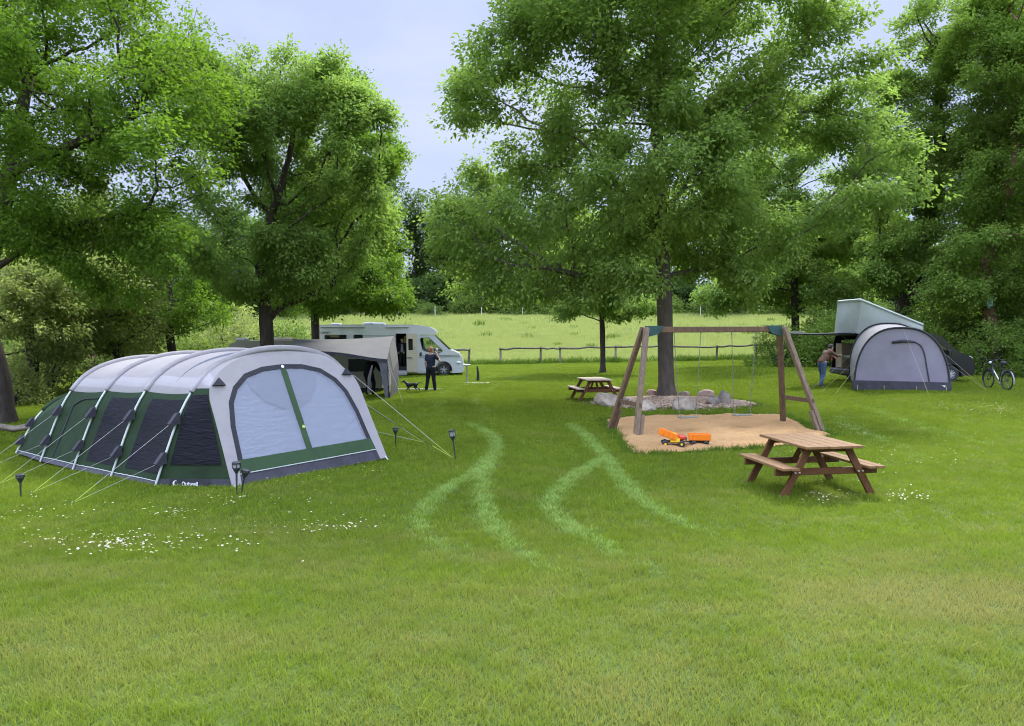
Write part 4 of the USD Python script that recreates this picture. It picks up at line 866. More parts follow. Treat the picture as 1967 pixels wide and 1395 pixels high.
# ------------------------------------------------------------------ cloth
pm('cloth_roof', (.375, .355, .345), .75, .05, 2.0, .35, 5.0, thin=.22, spec=.3)
pm('cloth_beam', (.27, .255, .25), .7, .08, 6.0, .2, 30.0, spec=.3)
pm('cloth_white', (.375, .355, .35), .75, .06, 3.0, .3, 6.0, thin=.15, spec=.3)
pm('cloth_green', (.019, .046, .015), .7, .22, 2.5, .4, 6.0, thin=.12, spec=.35)
pm('cloth_green_band', (.030, .070, .023), .7, .15, 3.0, .3, 9.0, spec=.35)
pm('cloth_dark', (.030, .030, .036), .75, .2, 5.0, .3, 12.0, spec=.3)
pm('cloth_skirt', (.062, .060, .072), .8, .2, 5.0, .4, 14.0, spec=.25)
pm('cloth_lilac', (.37, .34, .42), .7, .07, 2.0, .4, 5.0, thin=.12, spec=.3)
pm('cloth_sage', (.53, .575, .54), .7, .05, 2.0, .3, 6.0, thin=.2, spec=.3)
pm('cloth_awning', (.165, .163, .158), .75, .06, 2.0, .3, 4.0, thin=.12, spec=.3)
pm('cloth_charcoal', (.085, .085, .092), .8, .2, 4.0, .3, 9.0, spec=.25)
pm('sleeve_pale', (.46, .50, .45), .7, .1, 9.0)
pm('guy_pale', (.42, .42, .38), .7, .1, 9.0); pm('guy_yellow', (.42, .54, .10), .7, .1, 9.0); pm('guy_gold', (.50, .44, .16), .7, .1, 9.0)
pm('lining_grey', (.095, .088, .10), .8, .05, 3.0); pm('curtain_blue', (.205, .222, .245), .8, .06, 3.0, .2, 6.0)
pm('print_white', (.75, .75, .76), .6, .03, 9.0)

def vinyl(name, tint, body, clear, wr=1.0, rough=.12, sp=.5):
    """Soft clear window sheet: part see-through, with creases that catch the sky."""
    M[name] = usdkit.material(stage, f'/World/Looks/{name}', {
        'g': ('geometry', {}), 'mp': ('mapping', {'scale': (1.0, 1.0, 4.5), 'rotation': (0.1, 0.15, 0.0)}), 'n': ('noise_texture', {'scale': 2.6, 'detail': 4.0, 'distortion': 1.2}),
        'b': ('bump', {'strength': wr, 'distance': .05}), 't': ('transparent_bsdf', {'color': tint}), 'p': ('principled_bsdf', {'base_color': body, 'roughness': rough, 'specular_ior_level': sp}),
        'm': ('mix_closure', {'fac': 1 - clear})},
        [('g.position', 'mp.vector'), ('mp.vector', 'n.vector'), ('n.fac', 'b.height'), ('b.normal', 'p.normal'), ('t.BSDF', 'm.closure1'), ('p.BSDF', 'm.closure2')], surface='m.closure')
vinyl('vinyl_front', (.92, .94, .96), (.27, .29, .325), .78, .3, .35)
vinyl('vinyl_dark', (.06, .06, .07), (.006, .006, .009), .10, .5, .5, .12)

def guy(parent, a, b, split=.0, c1='guy_pale', c2='guy_yellow', r=.0034):
    a, b = np.asarray(a, float), np.asarray(b, float)
    if split: m = a * (1 - split) + b * split; p = part(parent, 'guy_rope', MB().cyl(a, m, r, n=5), c1); part(p, 'lower_rope', MB().cyl(m, b, r * 1.35, n=5), c2)
    else: p = part(parent, 'guy_rope', MB().cyl(a, b, r, n=5), c1)
    d = (a - b) / np.linalg.norm(a - b); part(p, 'peg', MB().cyl(b - [0, 0, .10] - d * [.05, .05, 0], b + [0, 0, .035], .006, n=6), 'galvanised')

# ------------------------------------------------------------------ the big tunnel tent
OT = np.array([-3.27, 12.30, 0.0]); EW = np.array([.646, .763, 0]); EW /= np.linalg.norm(EW); ET = np.array([-EW[1], EW[0], 0]); EZ = np.array([0, 0, 1.0])
smp = np.array([(w, t_) for w in (-2.0, 0, 2.0) for t_ in (0, 1.2, 3, 5.5)]); wp = OT + smp[:, :1] * EW + smp[:, 1:] * ET
pl = np.linalg.lstsq(np.c_[smp, np.ones(len(smp))], zt(wp[:, 0], wp[:, 1]), rcond=None)[0]
OT[2] = pl[2]
def tp(w, t_, z):
    """Tent place: w across, t back from the front feet, z above the tent's floor."""
    w, t_, z = np.broadcast_arrays(np.asarray(w, float), np.asarray(t_, float), np.asarray(z, float))
    return w[..., None] * EW + t_[..., None] * ET + (z + pl[0] * w + pl[1] * t_)[..., None] * EZ
from scipy.interpolate import PchipInterpolator
_pz = np.array([(-2.12, 0), (-2.0, .35), (-1.84, .8), (-1.68, 1.2), (-1.52, 1.48), (-1.30, 1.75), (-1.0, 1.95), (-.6, 2.08), (-.3, 2.13), (0, 2.145)])
_s = np.r_[np.linspace(0, 4, 5), np.linspace(5, 9, 5)]; _fw, _fz = PchipInterpolator(_s, _pz[:, 0]), PchipInterpolator(_s, _pz[:, 1])
def prof(s, kw=1.0, kz=1.0):
    """Hoop outline: s from 0 (left foot) through 4 (left eave) and 9 (top) to 18 (right foot)."""
    s = np.asarray(s, float); m = np.where(s > 9, 18 - s, s); w = np.where(s > 9, -1, 1) * _fw(m); return w * kw, _fz(m) * kz
HT = [1.18, 2.85, 4.55, 6.4, 8.5]; HK = [(1, .965), (1, .965), (1, .955), (.98, .93), (.9, .60)]
LABT = 'large tunnel tent with pale roof, dark green walls and clear arched front'
T = thing('tunnel_tent', LABT, 'tent', OT)
def bay(k, s0, s1, n, m=9, sag=.055, off=0.0, u0=0.0, u1=1.0):
    S, U = np.linspace(s0, s1, n), np.linspace(u0, u1, m); P_ = np.zeros((m, n, 3))
    for a_, u in enumerate(U):
        w0, z0 = prof(S, *HK[k]); w1, z1 = prof(S, *HK[k + 1]); w, z = w0 * (1 - u) + w1 * u, z0 * (1 - u) + z1 * u
        d = 4 * u * (1 - u) * sag * np.clip(z / .5, 0, 1); nrm = np.stack([w / 2.0, (z - .5) / 1.4]); nrm = nrm / (np.linalg.norm(nrm, axis=0) + 1e-9)
        P_[a_] = tp(w - nrm[0] * (d - off), HT[k] * (1 - u) + HT[k + 1] * u, np.maximum(z - nrm[1] * (d - off), z * .2 if off == 0 else 0))
    return P_
for k in range(4):
    top = 'cloth_roof' if k < 3 else 'cloth_green'
    part(T, 'roof_panel', MB().slab(bay(k, 4, 14, 31), .004), top, True, None if k < 3 else 'green rear roof panel')
    for sd, (s0, s1) in enumerate(((.15, 4), (14, 17.85))):
        wl = part(T, 'side_wall', MB().slab(bay(k, s0, s1, 13), .004), 'cloth_green', True)
        part(wl, 'mud_skirt', MB().slab(bay(k, *((0, .3) if sd == 0 else (17.7, 18)), 3, off=.008), .003), 'cloth_skirt')
        part(wl, 'piping', MB().tube(bay(k, *((.3, .3) if sd == 0 else (17.7, 17.7)), 2, off=.014)[:, 0], .007, 5), 'sleeve_pale')
        if k < 2:
            part(T, 'side_window', MB().slab(bay(k, *((.6, 3.6) if sd == 0 else (14.4, 17.4)), 13, off=.012, u0=.04, u1=.80), .003), 'vinyl_dark', True)
        if k == 2 and sd == 0:
            dz = MB(); pts = [bay(k, q, q, 2, off=.014)[int(np.clip(i_, 0, 8)), 0] for q, i_ in ((.4, 6), (1.2, 6), (2.2, 6), (3.0, 6), (3.35, 5), (3.5, 4), (3.5, 2), (3.5, 1))]
            dz.tube(pts, .014, 6); part(wl, 'door_zip', dz, 'cloth_dark', True)
# rear end wall
w, z = prof(np.linspace(0, 18, 37), *HK[4]); P_ = np.stack([tp(w, HT[4], z), tp(w * .97, HT[4] + .12, z * .5), tp(w * .95, HT[4] + .2, z * .0)], 0); part(T, 'end_wall', MB().slab(P_[::-1], .004), 'cloth_green', True)
for k in range(5):
    S = np.linspace(4, 14, 29); w, z = prof(S, *HK[k]); nrm = np.stack([w / 2, (z - .5) / 1.4]); nrm /= np.linalg.norm(nrm, axis=0)
    part(T, 'air_beam', MB().tube(tp(w + nrm[0] * .02, HT[k], z + nrm[1] * .02), .052 if k else .06, 10), 'cloth_beam' if k < 4 else 'cloth_green', True)
    for sd in (0, 1):
        S = np.linspace(0, 4, 9) if sd == 0 else np.linspace(18, 14, 9); w, z = prof(S, *HK[k]); o_ = np.sign(w) * .035
        sl = part(T, 'pole_sleeve', MB().tube(tp(w + o_, HT[k], z), .019, 8), 'sleeve_pale', True)
        for q, (sq, gz) in enumerate(((2.55, 1), (1.15, 2))):
            w1, z1 = prof(sq if sd == 0 else 18 - sq, *HK[k]); sg = float(np.sign(w1)); base = tp(w1 + sg * .02, HT[k], z1)
            F_ = np.stack([EW * sg, EZ, np.cross(EW * sg, EZ)], 1); part(sl, 'tab', MB().prism([(-.02, .14), (.03, .13), (.15, -.03), (.13, -.06), (-.02, -.04)], base - F_[:, 2] * .05, F_, .10), 'cloth_dark')
            tip = tp(w1 + sg * .16, HT[k], z1 - .04); pw_, pt = sg * (2.12 * HK[k][0] + 1.25), HT[k] - .15
            g_ = (OT + tp(pw_, pt, 0)); g_[2] = float(zt(g_[0], g_[1])) + .02
            if (sd == 0 and k < 4) or k in (0, 2): guy(T, tip, g_ - OT, .8 if q else .78)
# front: a flat leaning panel from the feet to the first hoop
LEAN = .56; UP = ET * LEAN + EZ * (1 + pl[1] * LEAN); LU = np.linalg.norm(UP); UP = UP / LU; WV = EW + EZ * pl[0]; NRM = np.cross(WV, UP); NRM /= np.linalg.norm(NRM)   # NRM looks towards the viewer
RF = np.stack([WV, UP, NRM], 1)
zf = np.array([0, .4, .9, 1.28, 1.46, 1.69, 1.88, 1.99, 2.03]); wf = np.array([1.52, 1.50, 1.48, 1.47, 1.43, 1.24, .93, .55, 0])
tt = np.linspace(0, 8, 41); ow, oz = PchipInterpolator(np.arange(9), wf)(tt), PchipInterpolator(np.arange(9), zf)(tt) * LU
OUT = Polygon([(-a_, b_) for a_, b_ in zip(ow, oz)] + [(a_, b_) for a_, b_ in zip(ow[::-1], oz[::-1])][1:])
IN1 = Polygon([(-1.36, -.01), (-1.30, .5), (-1.26, 1.0), (-1.17, 1.42), (-1.02, 1.68), (-.76, 1.90), (-.4, 2.01), (0, 2.035), (.4, 2.01), (.76, 1.90), (1.02, 1.68), (1.17, 1.42), (1.26, 1.0), (1.30, .5), (1.36, -.01)]).buffer(.05).buffer(-.05)
IN2 = IN1.buffer(-.085)
from shapely.geometry import box as sbox
FR = lambda poly, off, th=.004: MB().prism(poly, NRM * off, RF, th)
part(T, 'front_frame', FR(OUT.difference(IN1).buffer(0), -.004, .012), 'cloth_white')
part(T, 'window_border', FR(IN1.difference(IN2).difference(sbox(-3, -1, 3, .2)).buffer(0), -.002, .008), 'cloth_dark')
part(T, 'front_band', FR(IN1.intersection(sbox(-3, .19, 3, .42)), -.001, .010), 'cloth_green_band')
part(T, 'front_skirt', FR(IN1.intersection(sbox(-3, -.03, 3, .19)), -.004, .008), 'cloth_skirt')
part(T, 'piping', MB().tube([RF @ np.array([q, .19, .011]) for q in np.linspace(-1.33, 1.33, 9)], .008, 5), 'sleeve_pale')
pane_poly = IN2.intersection(sbox(-3, .42, 3, 3))
part(T, 'front_window', FR(pane_poly, -.002, .003), 'vinyl_front')
part(T, 'zip_strip', FR(sbox(-.055, .42, .055, 1.95), .003, .006), 'cloth_green_band')
part(T, 'zip_pull', FR(Point(.02, .82).buffer(.03), .011, .008), 'guy_yellow')
part(T, 'hanging_lining', FR(Polygon([(-.75, 1.9), (-.68, 1.62), (-.5, 1.38), (-.2, 1.2), (.1, 1.18), (.38, 1.35), (.58, 1.6), (.68, 1.9)]).intersection(IN2), -.030, .004), 'lining_grey')
part(T, 'front_curtain', FR(pane_poly, -.060, .004), 'curtain_blue')
em = MB(); em.prism(Point(0, 1.99).buffer(.03), NRM * .007, RF, .003); part(T, 'emblem', em, 'print_white')
# flanks between the front feet and the first hoop
fz_inv = lambda z: np.interp(z * LU, oz, ow)
for sd in (-1, 1):
    def flank(z0, z1, n, u0=0., u1=1., off=0.):
        rows = []
        for z in np.linspace(z0, z1, n):
            s = np.interp(z, _fz(np.linspace(0, 9, 60)), np.linspace(0, 9, 60)); wh = -float(prof(s)[0]); u = np.linspace(u0, u1, 7)
            rows.append(tp(sd * (wh * (1 - u) + fz_inv(z) * u + off * .7) , HT[0] * (1 - u) + LEAN * z * u - off, z + 0 * u))
        G = np.array(rows); return G if sd < 0 else G[:, ::-1]
    fl = part(T, 'flank_wall', MB().slab(flank(.02, 1.5, 12)[:, ::-1], .004), 'cloth_green', True)
    part(fl, 'mud_skirt', MB().slab(flank(0.0, .13, 3, off=.010)[:, ::-1], .003), 'cloth_dark')
    part(T, 'side_window', MB().slab(flank(.34, 1.40, 10, .10, .92, .012)[:, ::-1], .003), 'vinyl_dark', True)
    part(T, 'roof_panel', MB().slab(flank(1.5, 2.1, 12, 0, 1)[:, ::-1], .004), 'cloth_white', True)
    part(T, 'foot_strap', MB().tube([tp(sd * 1.47, 0, .03), tp(sd * 1.5, -.06, -.10 + .06)], .014, 6), 'sleeve_pale')
    sh = tp(sd * 1.40, LEAN * 1.55, 1.56); 
    part(T, 'vent_tab', MB().prism([(-.11, -.03), (.11, -.05), (.03, .10)], sh + NRM * .012 - sd * EW * .14 , RF, .03), 'cloth_dark')
pg = gp(870, 880); guy(T, tp(1.42, LEAN * 1.5, 1.52), pg - OT, .82); guy(T, tp(1.72, HT[0], 1.02), pg - OT, .8, 'cloth_dark')
# maker's name on the left flank's skirt
a_, b_ = tp(-2.0, HT[0] - .05, .045), tp(-1.53, .02, .045); d_ = (b_ - a_) / np.linalg.norm(b_ - a_); a_ = tp(-2.08, HT[0], .035); n_ = np.cross(d_, EZ); n_ /= np.linalg.norm(n_)
ln = np.linalg.norm(b_ - a_); tm_ = meshkit.text_mesh('Outwell', .062, .003, True); tv = np.array(tm_.vertices); R_ = np.stack([d_, EZ, n_], 1); base = a_ + d_ * ln * .30 + n_ * .022
part(T, 'name_patch', MB().prism(sbox(-.16, -.045, .56, .095).buffer(.015), base - n_ * .006, R_, .006), 'cloth_dark')
lt = MB().add((tv + [.06, 0, .003]) @ R_.T + base, tm_.faces); ring = Point(-.06, .03).buffer(.05).difference(Point(-.045, .04).buffer(.033)); lt.prism(ring, base + n_ * .001, R_, .003)
part(T, 'maker_name', lt, 'print_white')
# inside: groundsheet and the pale bedroom wall
part(T, 'groundsheet', MB().box(tp(0, 3.2, .012), (3.7, 5.6, .012), np.stack([WV, np.cross([0, 0, 1.0], WV) , EZ], 1)), 'cloth_skirt')
w, z = prof(np.linspace(0.2, 17.8, 40), .96, .96); cv = np.stack([np.stack([w * q, z * q + (1 - q) * .02], 1) for q in (1, .55, .02)], 0)
part(T, 'bedroom_wall', MB().slab(np.stack([tp(c_[:, 0], HT[0] + .95, c_[:, 1]) for c_ in cv], 0), .004), 'curtain_blue')

# ------------------------------------------------------------------ lilac dome awning tent beside the campervan
gl, gr = gp(1638, 752), gp(1828, 753); ew = gr - gl; ew[2] = 0; W2 = np.linalg.norm(ew) / 2; ew /= 2 * W2; et = np.array([-ew[1], ew[0], 0]); OD = (gl + gr) / 2; OD[2] = float(zt(OD[0], OD[1]))
D_ = thing('dome_tent', 'lilac grey domed awning tent with dark skirt beside the black campervan', 'tent', OD)
dp = lambda w, t_, z: np.asarray(w)[..., None] * ew + np.asarray(t_)[..., None] * et + np.asarray(z)[..., None] * EZ
def arch(kw, kz, t_, lean, n=33, z0=0.0):
    """An arch across the tent: half width kw, height kz, at depth t_, leaning back with height."""
    a = np.linspace(math.pi, 0, n); c, s = np.cos(a), np.sin(a); w = kw * np.sign(c) * np.abs(c) ** .80; z = kz * s ** .86; return w, t_ + lean * z, z
aw, atn, az = arch(W2 * .97, 2.14, .02, .16); bw_, bt, bz = arch(W2 * .94, 2.30, 1.15, .05); bw_ = bw_ - .34 * (bz / 2.3) ** .5 * (bz > .02)
face = np.stack([dp(aw * q, atn * (q if q > .5 else 1) * 0 + .02 + .16 * (az * q), az * q) for q in (1, .8, .6, .4, .2, .02)], 0)
part(D_, 'front_face', MB().slab(face, .004), 'cloth_lilac', True)
part(D_, 'roof_panel', MB().slab(np.stack([dp(aw * (1 - u) + bw_ * u, atn * (1 - u) + bt * u, (az * (1 - u) + bz * u) - .03 * 4 * u * (1 - u) * (az > .3)) for u in np.linspace(0, 1, 7)], 0)[:, ::-1], .004), 'cloth_white', True)
part(D_, 'pole', MB().tube(dp(aw, atn - .02, az + .015), .034, 8), 'cloth_dark', True); part(D_, 'pole', MB().tube(dp(bw_, bt, bz + .02), .034, 8), 'cloth_dark', True)
cw, ct, cz = arch(W2 * .74, 1.96, 2.25, .0); part(D_, 'tunnel_panel', MB().slab(np.stack([dp(bw_ * (1 - u) + cw * u, bt * (1 - u) + ct * u, bz * (1 - u) + cz * u - .08 * 4 * u * (1 - u)) for u in np.linspace(0, 1, 7)], 0)[:, ::-1], .004), 'cloth_charcoal', True)
sk = [(-W2 * .97, 0), (W2 * .97, 0)]
part(D_, 'skirt', MB().box(dp(np.array(0.), np.array(-.012), np.array(.15)), (2 * W2 * .995, .02, .33), np.stack([ew, et, EZ], 1), .004), 'cloth_skirt')
part(D_, 'skirt', MB().box(dp(np.array(-W2 * .98), np.array(.62), np.array(.15)), (.02, 1.25, .33), np.stack([ew, et, EZ], 1), .004), 'cloth_skirt')
part(D_, 'skirt', MB().box(dp(np.array(W2 * .98), np.array(.62), np.array(.15)), (.02, 1.25, .33), np.stack([ew, et, EZ], 1), .004), 'cloth_skirt')
zp = np.array([(-.28, 1.62), (-.05, 1.64), (.15, 1.69), (.4, 1.66), (.62, 1.5), (.72, 1.2), (.78, .8), (.86, .3)]); zq = np.stack([PchipInterpolator(np.arange(8), zp[:, k])(np.linspace(0, 7, 40)) for k in (0, 1)], 1)
part(D_, 'door_zip', MB().tube(dp(zq[:, 0], .02 + .16 * zq[:, 1] - .014, zq[:, 1]), .024, 6), 'cloth_skirt', True)
part(D_, 'rolled_flap', MB().tube(dp(np.linspace(-.3, .45, 9), .02 + .16 * 1.66 - .03 + 0 * np.linspace(0, 1, 9), 1.66 + .03 * np.sin(np.linspace(0, 3.1, 9))), [.02, .035, .04, .05, .05, .05, .04, .03, .01], 8), 'cloth_skirt', True)
lg_ = MB(); lg_.prism(Polygon([(0, .05), (.17, .05), (.13, .015), (.15, -.02), (.09, 0), (.07, .03)]), dp(np.array(W2 * .78), np.array(-.028), np.array(.16)), np.stack([ew, EZ, -et], 1), .003); part(D_, 'emblem', lg_, 'print_white')
G = lambda px, py: gp(px, py) - OD
guy(D_, dp(np.array(.05), np.array(.33), np.array(2.13)), G(1784, 758), .72, 'guy_pale', 'guy_gold')
guy(D_, dp(np.array(W2 * .72), np.array(.3), np.array(1.5)), G(1898, 752), .5, 'guy_pale', 'guy_gold'); guy(D_, dp(np.array(W2 * .86), np.array(.2), np.array(1.05)), G(1896, 751), .5, 'guy_pale', 'guy_gold')
guy(D_, dp(np.array(-W2 * .80), np.array(1.15), np.array(1.5)), G(1556, 749), .3, 'guy_pale', 'guy_pale'); guy(D_, dp(np.array(-W2 * .86), np.array(1.1), np.array(1.1)), G(1577, 754), .4, 'guy_pale', 'guy_gold'); guy(D_, dp(np.array(-W2 * .92), np.array(.15), np.array(.8)), G(1603, 759), .4, 'guy_pale', 'guy_gold')
for q in (-.9, -.35, .3, .9): part(D_, 'peg_loop', MB().cyl(dp(np.array(W2 * q), np.array(-.03), np.array(.16)), dp(np.array(W2 * q), np.array(-.07), np.array(-.03)), .008, n=5), 'guy_gold')

# ------------------------------------------------------------------ grey awning on the caravan
Rb, Re, Lb, Le = at(757, 646, 28.9), at(744, 690, 25.7), at(560, 653, 28.9), at(565, 668, 26.2)
OA = np.array([*((Re + Le) / 2)[:2], 0]); OA[2] = float(zt(OA[0], OA[1])); A_ = thing('caravan_awning', 'open grey awning with dark end wall on the beige caravan side', 'awning', OA)
U, V = np.linspace(0, 1, 15), np.linspace(0, 1, 11); Pm = np.zeros((11, 15, 3))
for i_, v in enumerate(V):
    for j_, u in enumerate(U):
        p = (Lb * (1 - u) + Rb * u) * (1 - v) + (Le * (1 - u) + Re * u) * v; p[2] += .16 * 4 * v * (1 - v) * .9 - .05 * 4 * u * (1 - u) * (1 - v) - .02 * math.sin(9 * u) * v; Pm[i_, j_] = p - OA
part(A_, 'canopy', MB().slab(Pm[::-1], .006), 'cloth_awning', True)
ed = Pm[-1]; part(A_, 'valance', MB().slab(np.stack([ed + [0, -.012, -.01], ed + [0, -.012, -.10]], 0)[::-1], .004), 'cloth_dark')
gR = lambda p: np.array([p[0], p[1], float(zt(p[0], p[1])) - .01]) - OA
Ref, Rbf = gR(Re + [.06, 0, 0]), gR(Rb + [.12, 0, 0])
edge = Pm[:, -1]; low = Ref * (1 - (1 - V)[:, None]) + Rbf * (1 - V)[:, None]
wallP = np.stack([edge * (1 - u) + low * u + [.10 * math.sin(math.pi * u), 0, 0] for u in np.linspace(0, 1, 8)], 0)
part(A_, 'end_wall', MB().slab(wallP, .005), 'cloth_charcoal', True)
part(A_, 'end_panel', MB().slab(wallP[0:4, 1:9] + [.012, -.004, 0], .004), 'cloth_awning', True)
part(A_, 'pole', MB().tube([ed[-1] + [0, .02, -.02], Ref + [-.02, .02, 0]], .022, 8), 'cloth_dark', True); part(A_, 'pole', MB().tube([ed[5] + [0, .02, -.02], gR(ed[5] + OA)], .02, 8), 'cloth_dark', True)
part(A_, 'corner_strip', MB().tube([ed[-1] + [.02, -.03, -.05], ed[-1] + [.10, -.05, -.7], Ref + [.03, -.05, .30]], .02, 6), 'cloth_white', True)
fw0, fw1 = ed[11], ed[-1]
fw = np.stack([np.stack([fw0 * (1 - u) + fw1 * u if v == 0 else (fw0 * (1 - u) + fw1 * u) * (1 - v) + gR((fw0 * (1 - u) + fw1 * u) + OA) * v for u in np.linspace(.55 - .5 * abs(v - .0) * .0 + .35 * v, 1, 5)], 0) for v in np.linspace(0, 1, 7)], 0)
part(A_, 'front_wall', MB().slab(fw, .004), 'cloth_charcoal', True)
part(A_, 'rolled_door', MB().tube([ed[12] + [-.05, -.02, -.25], ed[12] + [-.16, -.03, -.7], gR(ed[11] + OA) + [.05, 0, .25]], [.03, .06, .05], 8), 'cloth_awning', True)
guy(A_, ed[-1] + [0, 0, -.02], gp(775, 775) - OA)
# ------------------------------------------------------------------ vehicle paint, glass, tyres
pm('paint_white', (.46, .48, .48), .3, .03, 2.0, coat=.6); pm('paint_cream', (.46, .41, .30), .45, .05, 3.0); pm('paint_beige', (.29, .28, .235), .5, .06, 2.5); pm('paint_black', (.008, .008, .010), .35, .1, 3.0, coat=.25, spec=.3)
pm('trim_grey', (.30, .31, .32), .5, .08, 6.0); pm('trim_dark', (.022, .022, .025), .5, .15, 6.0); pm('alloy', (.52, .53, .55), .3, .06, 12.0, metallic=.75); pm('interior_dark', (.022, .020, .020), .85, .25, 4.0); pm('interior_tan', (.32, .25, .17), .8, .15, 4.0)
pm('decal_green', (.45, .52, .45), .5, .05, 4.0); pm('decal_grey', (.16, .18, .19), .5, .05, 4.0); pm('lamp_clear', (.72, .74, .78), .12, .04, 20.0, coat=1.0); pm('lamp_red', (.32, .012, .012), .25, .1, 15.0, coat=.8)
pane('glass_dark', (.30, .33, .34), .55, .02, (.010, .012, .014)); pane('glass_clear', (.72, .78, .76), .9, .02, (.02, .02, .02))

def road_wheel(parent, c, R, w, side, spokes=5, cover=False):
    """Axle along local y; side -1 faces the viewer."""
    c = np.asarray(c, float); wl = part(parent, 'wheel', MB().lathe([(R * .60, -w / 2), (R * .93, -w / 2), (R, -w * .32), (R, w * .32), (R * .93, w / 2), (R * .60, w / 2)], c, (0, side, 0), 28), 'rubber', 35)
    F = frame((0, side, 0)); rim = MB().lathe([(R * .62, w * .40), (R * .64, w * .50), (R * .57, w * .50), (R * .55, w * .30), (R * .1, w * .26), (0, w * .26)], c, (0, side, 0), 28)
    hub = MB().lathe([(R * .16, w * .40), (R * .12, w * .46), (0, w * .47)], c, (0, side, 0), 14)
    for k in range(spokes):
        a = 2 * math.pi * k / spokes + .3; d = F @ np.array([math.cos(a), math.sin(a), 0]); t_ = F @ np.array([-math.sin(a), math.cos(a), 0])
        for q in (-1, 1): hub.beam(c + F[:, 2] * w * .38 + d * R * .1, c + F[:, 2] * w * .44 + d * R * .58 + t_ * q * R * .13, R * .085, w * .10, up=F[:, 2], ch=.004)
    part(wl, 'rim', rim, 'trim_dark', 35); part(wl, 'spokes', hub, 'alloy', 35)
XZ = np.array([[1, 0, 0], [0, 0, -1], [0, 1, 0.0]])      # a polygon in x, z extruded along -y (towards the viewer)
def side_plate(poly, y, th, ox=0): return MB().prism(poly, (ox, y, 0), XZ, th)

# ------------------------------------------------------------------ motorhome, its near side along y = 0, rear at x = 0
MX, MY = (612 - CX) / FPX * 39.2, 39.2; OM = np.array([MX, MY, float(zt(MX + 5, MY + .5)) - .02]); KM = 39.2 / FPX
mp = lambda zx, zy: ((560 + zx / 5.464 - 612) * KM, EYE - (600 + zy / 5.464 - HOR) * KM - OM[2])   # from a detail view of the photograph to metres along the side
MH = thing('motorhome', 'white motorhome with its cream side door open, parked behind the awning', 'motorhome', OM, math.radians(3))
prof_b = [mp(*q) for q in [(287, 640), (285, 150), (300, 132), (700, 128), (1200, 130), (1330, 134), (1440, 152), (1492, 180), (1516, 205), (1508, 232), (1330, 236), (1330, 640)]]
Wd = 2.25
from shapely.geometry import Polygon as Pg
def body_prism(poly, y0, depth, r=.0):
    return MB().prism(Pg(poly), (0, y0 + depth, 0), XZ, depth)
door_hole = Pg([mp(*q) for q in [(1092, 226), (1200, 226), (1200, 612), (1092, 612)]])
shell = Pg(prof_b).buffer(.06).buffer(-.06)
part(MH, 'living_body', body_prism(shell.difference(door_hole.buffer(0)), .0, .035).add(*body_prism(shell, 2.21, .035).mesh()).add(*MB().prism(shell.difference(shell.buffer(-.035)), (0, 2.21, 0), XZ, 2.175).mesh()), 'paint_white', 30)
cab = Pg([mp(*q) for q in [(1330, 236), (1494, 240), (1560, 310), (1645, 392), (1700, 410), (1752, 432), (1780, 470), (1792, 505), (1802, 560), (1800, 612), (1780, 630), (1690, 640), (1330, 645)]]).buffer(.05).buffer(-.05)
wc = mp(1592, 606); arch_ = Point(wc).buffer(.43)
win = Pg([mp(*q) for q in [(1345, 285), (1358, 272), (1435, 268), (1470, 300), (1560, 385), (1578, 410), (1530, 428), (1400, 408), (1372, 392)]]).buffer(.03).buffer(-.03)
part(MH, 'cab_body', MB().prism(cab.difference(arch_).difference(win), (0, .06, 0), XZ, .04).add(*MB().prism(cab.difference(arch_).difference(win), (0, 2.19, 0), XZ, .04).mesh()).add(*MB().prism(cab.difference(cab.buffer(-.04)).difference(arch_.buffer(.02)).difference(Pg([mp(*q) for q in [(1502, 235), (1665, 400), (1640, 420), (1480, 255)]])), (0, 2.15, 0), XZ, 2.09).mesh()), 'paint_white', 30)
part(MH, 'cab_window', side_plate(win.buffer(.005), .045, .012), 'glass_clear'); part(MH, 'window_seal', side_plate(win.buffer(.022).difference(win), .022, .008), 'trim_dark')
wa, wb = np.array(mp(1500, 248)), np.array(mp(1655, 392)); part(MH, 'windscreen', MB().grid(np.array([[(wa[0], y, wa[1]) for y in (.08, .6, 1.6, 2.12)], [(wb[0], y, wb[1]) for y in (.08, .6, 1.6, 2.12)]]) + np.array([0, 0, .0]) + np.array([[[.0, 0, 0], [.05, 0, 0], [.05, 0, 0], [.0, 0, 0]]] * 2)), 'glass_clear', True)
part(MH, 'windscreen_pillar', MB().beam((wa[0], .04, wa[1]), (wb[0], .04, wb[1]), .03, .05), 'trim_dark')
dcut = MB()
for a_, b_ in (((1327, 268), (1327, 630)), ((1540, 430), (1530, 630)), ((1327, 630), (1530, 632))): p0, p1 = mp(*a_), mp(*b_); dcut.beam((p0[0], .018, p0[1]), (p1[0], .018, p1[1]), .012, .010, up=(0, 1, 0), ch=0)
part(MH, 'cab_door_gap', dcut, 'trim_dark'); q = mp(1350, 442); part(MH, 'cab_door_handle', MB().box((q[0], .01, q[1]), (.11, .03, .19), ch=.01), 'trim_dark')
for y0 in (455, 470): p0, p1 = mp(1330, y0), mp(1760, y0 - 6); part(MH, 'side_moulding', MB().beam((p0[0], .012, p0[1]), (p1[0], .012, p1[1]), .025, .02, up=(0, 1, 0)), 'trim_grey')
bm = MB(); p0, p1 = mp(1690, 640), mp(1806, 560); bm.prism(Pg([mp(*q) for q in [(1690, 640), (1700, 590), (1730, 565), (1806, 560), (1804, 612), (1782, 632)]]).buffer(.02), (0, 2.25, 0), XZ, 2.25); part(MH, 'bumper', bm, 'paint_white', 30)
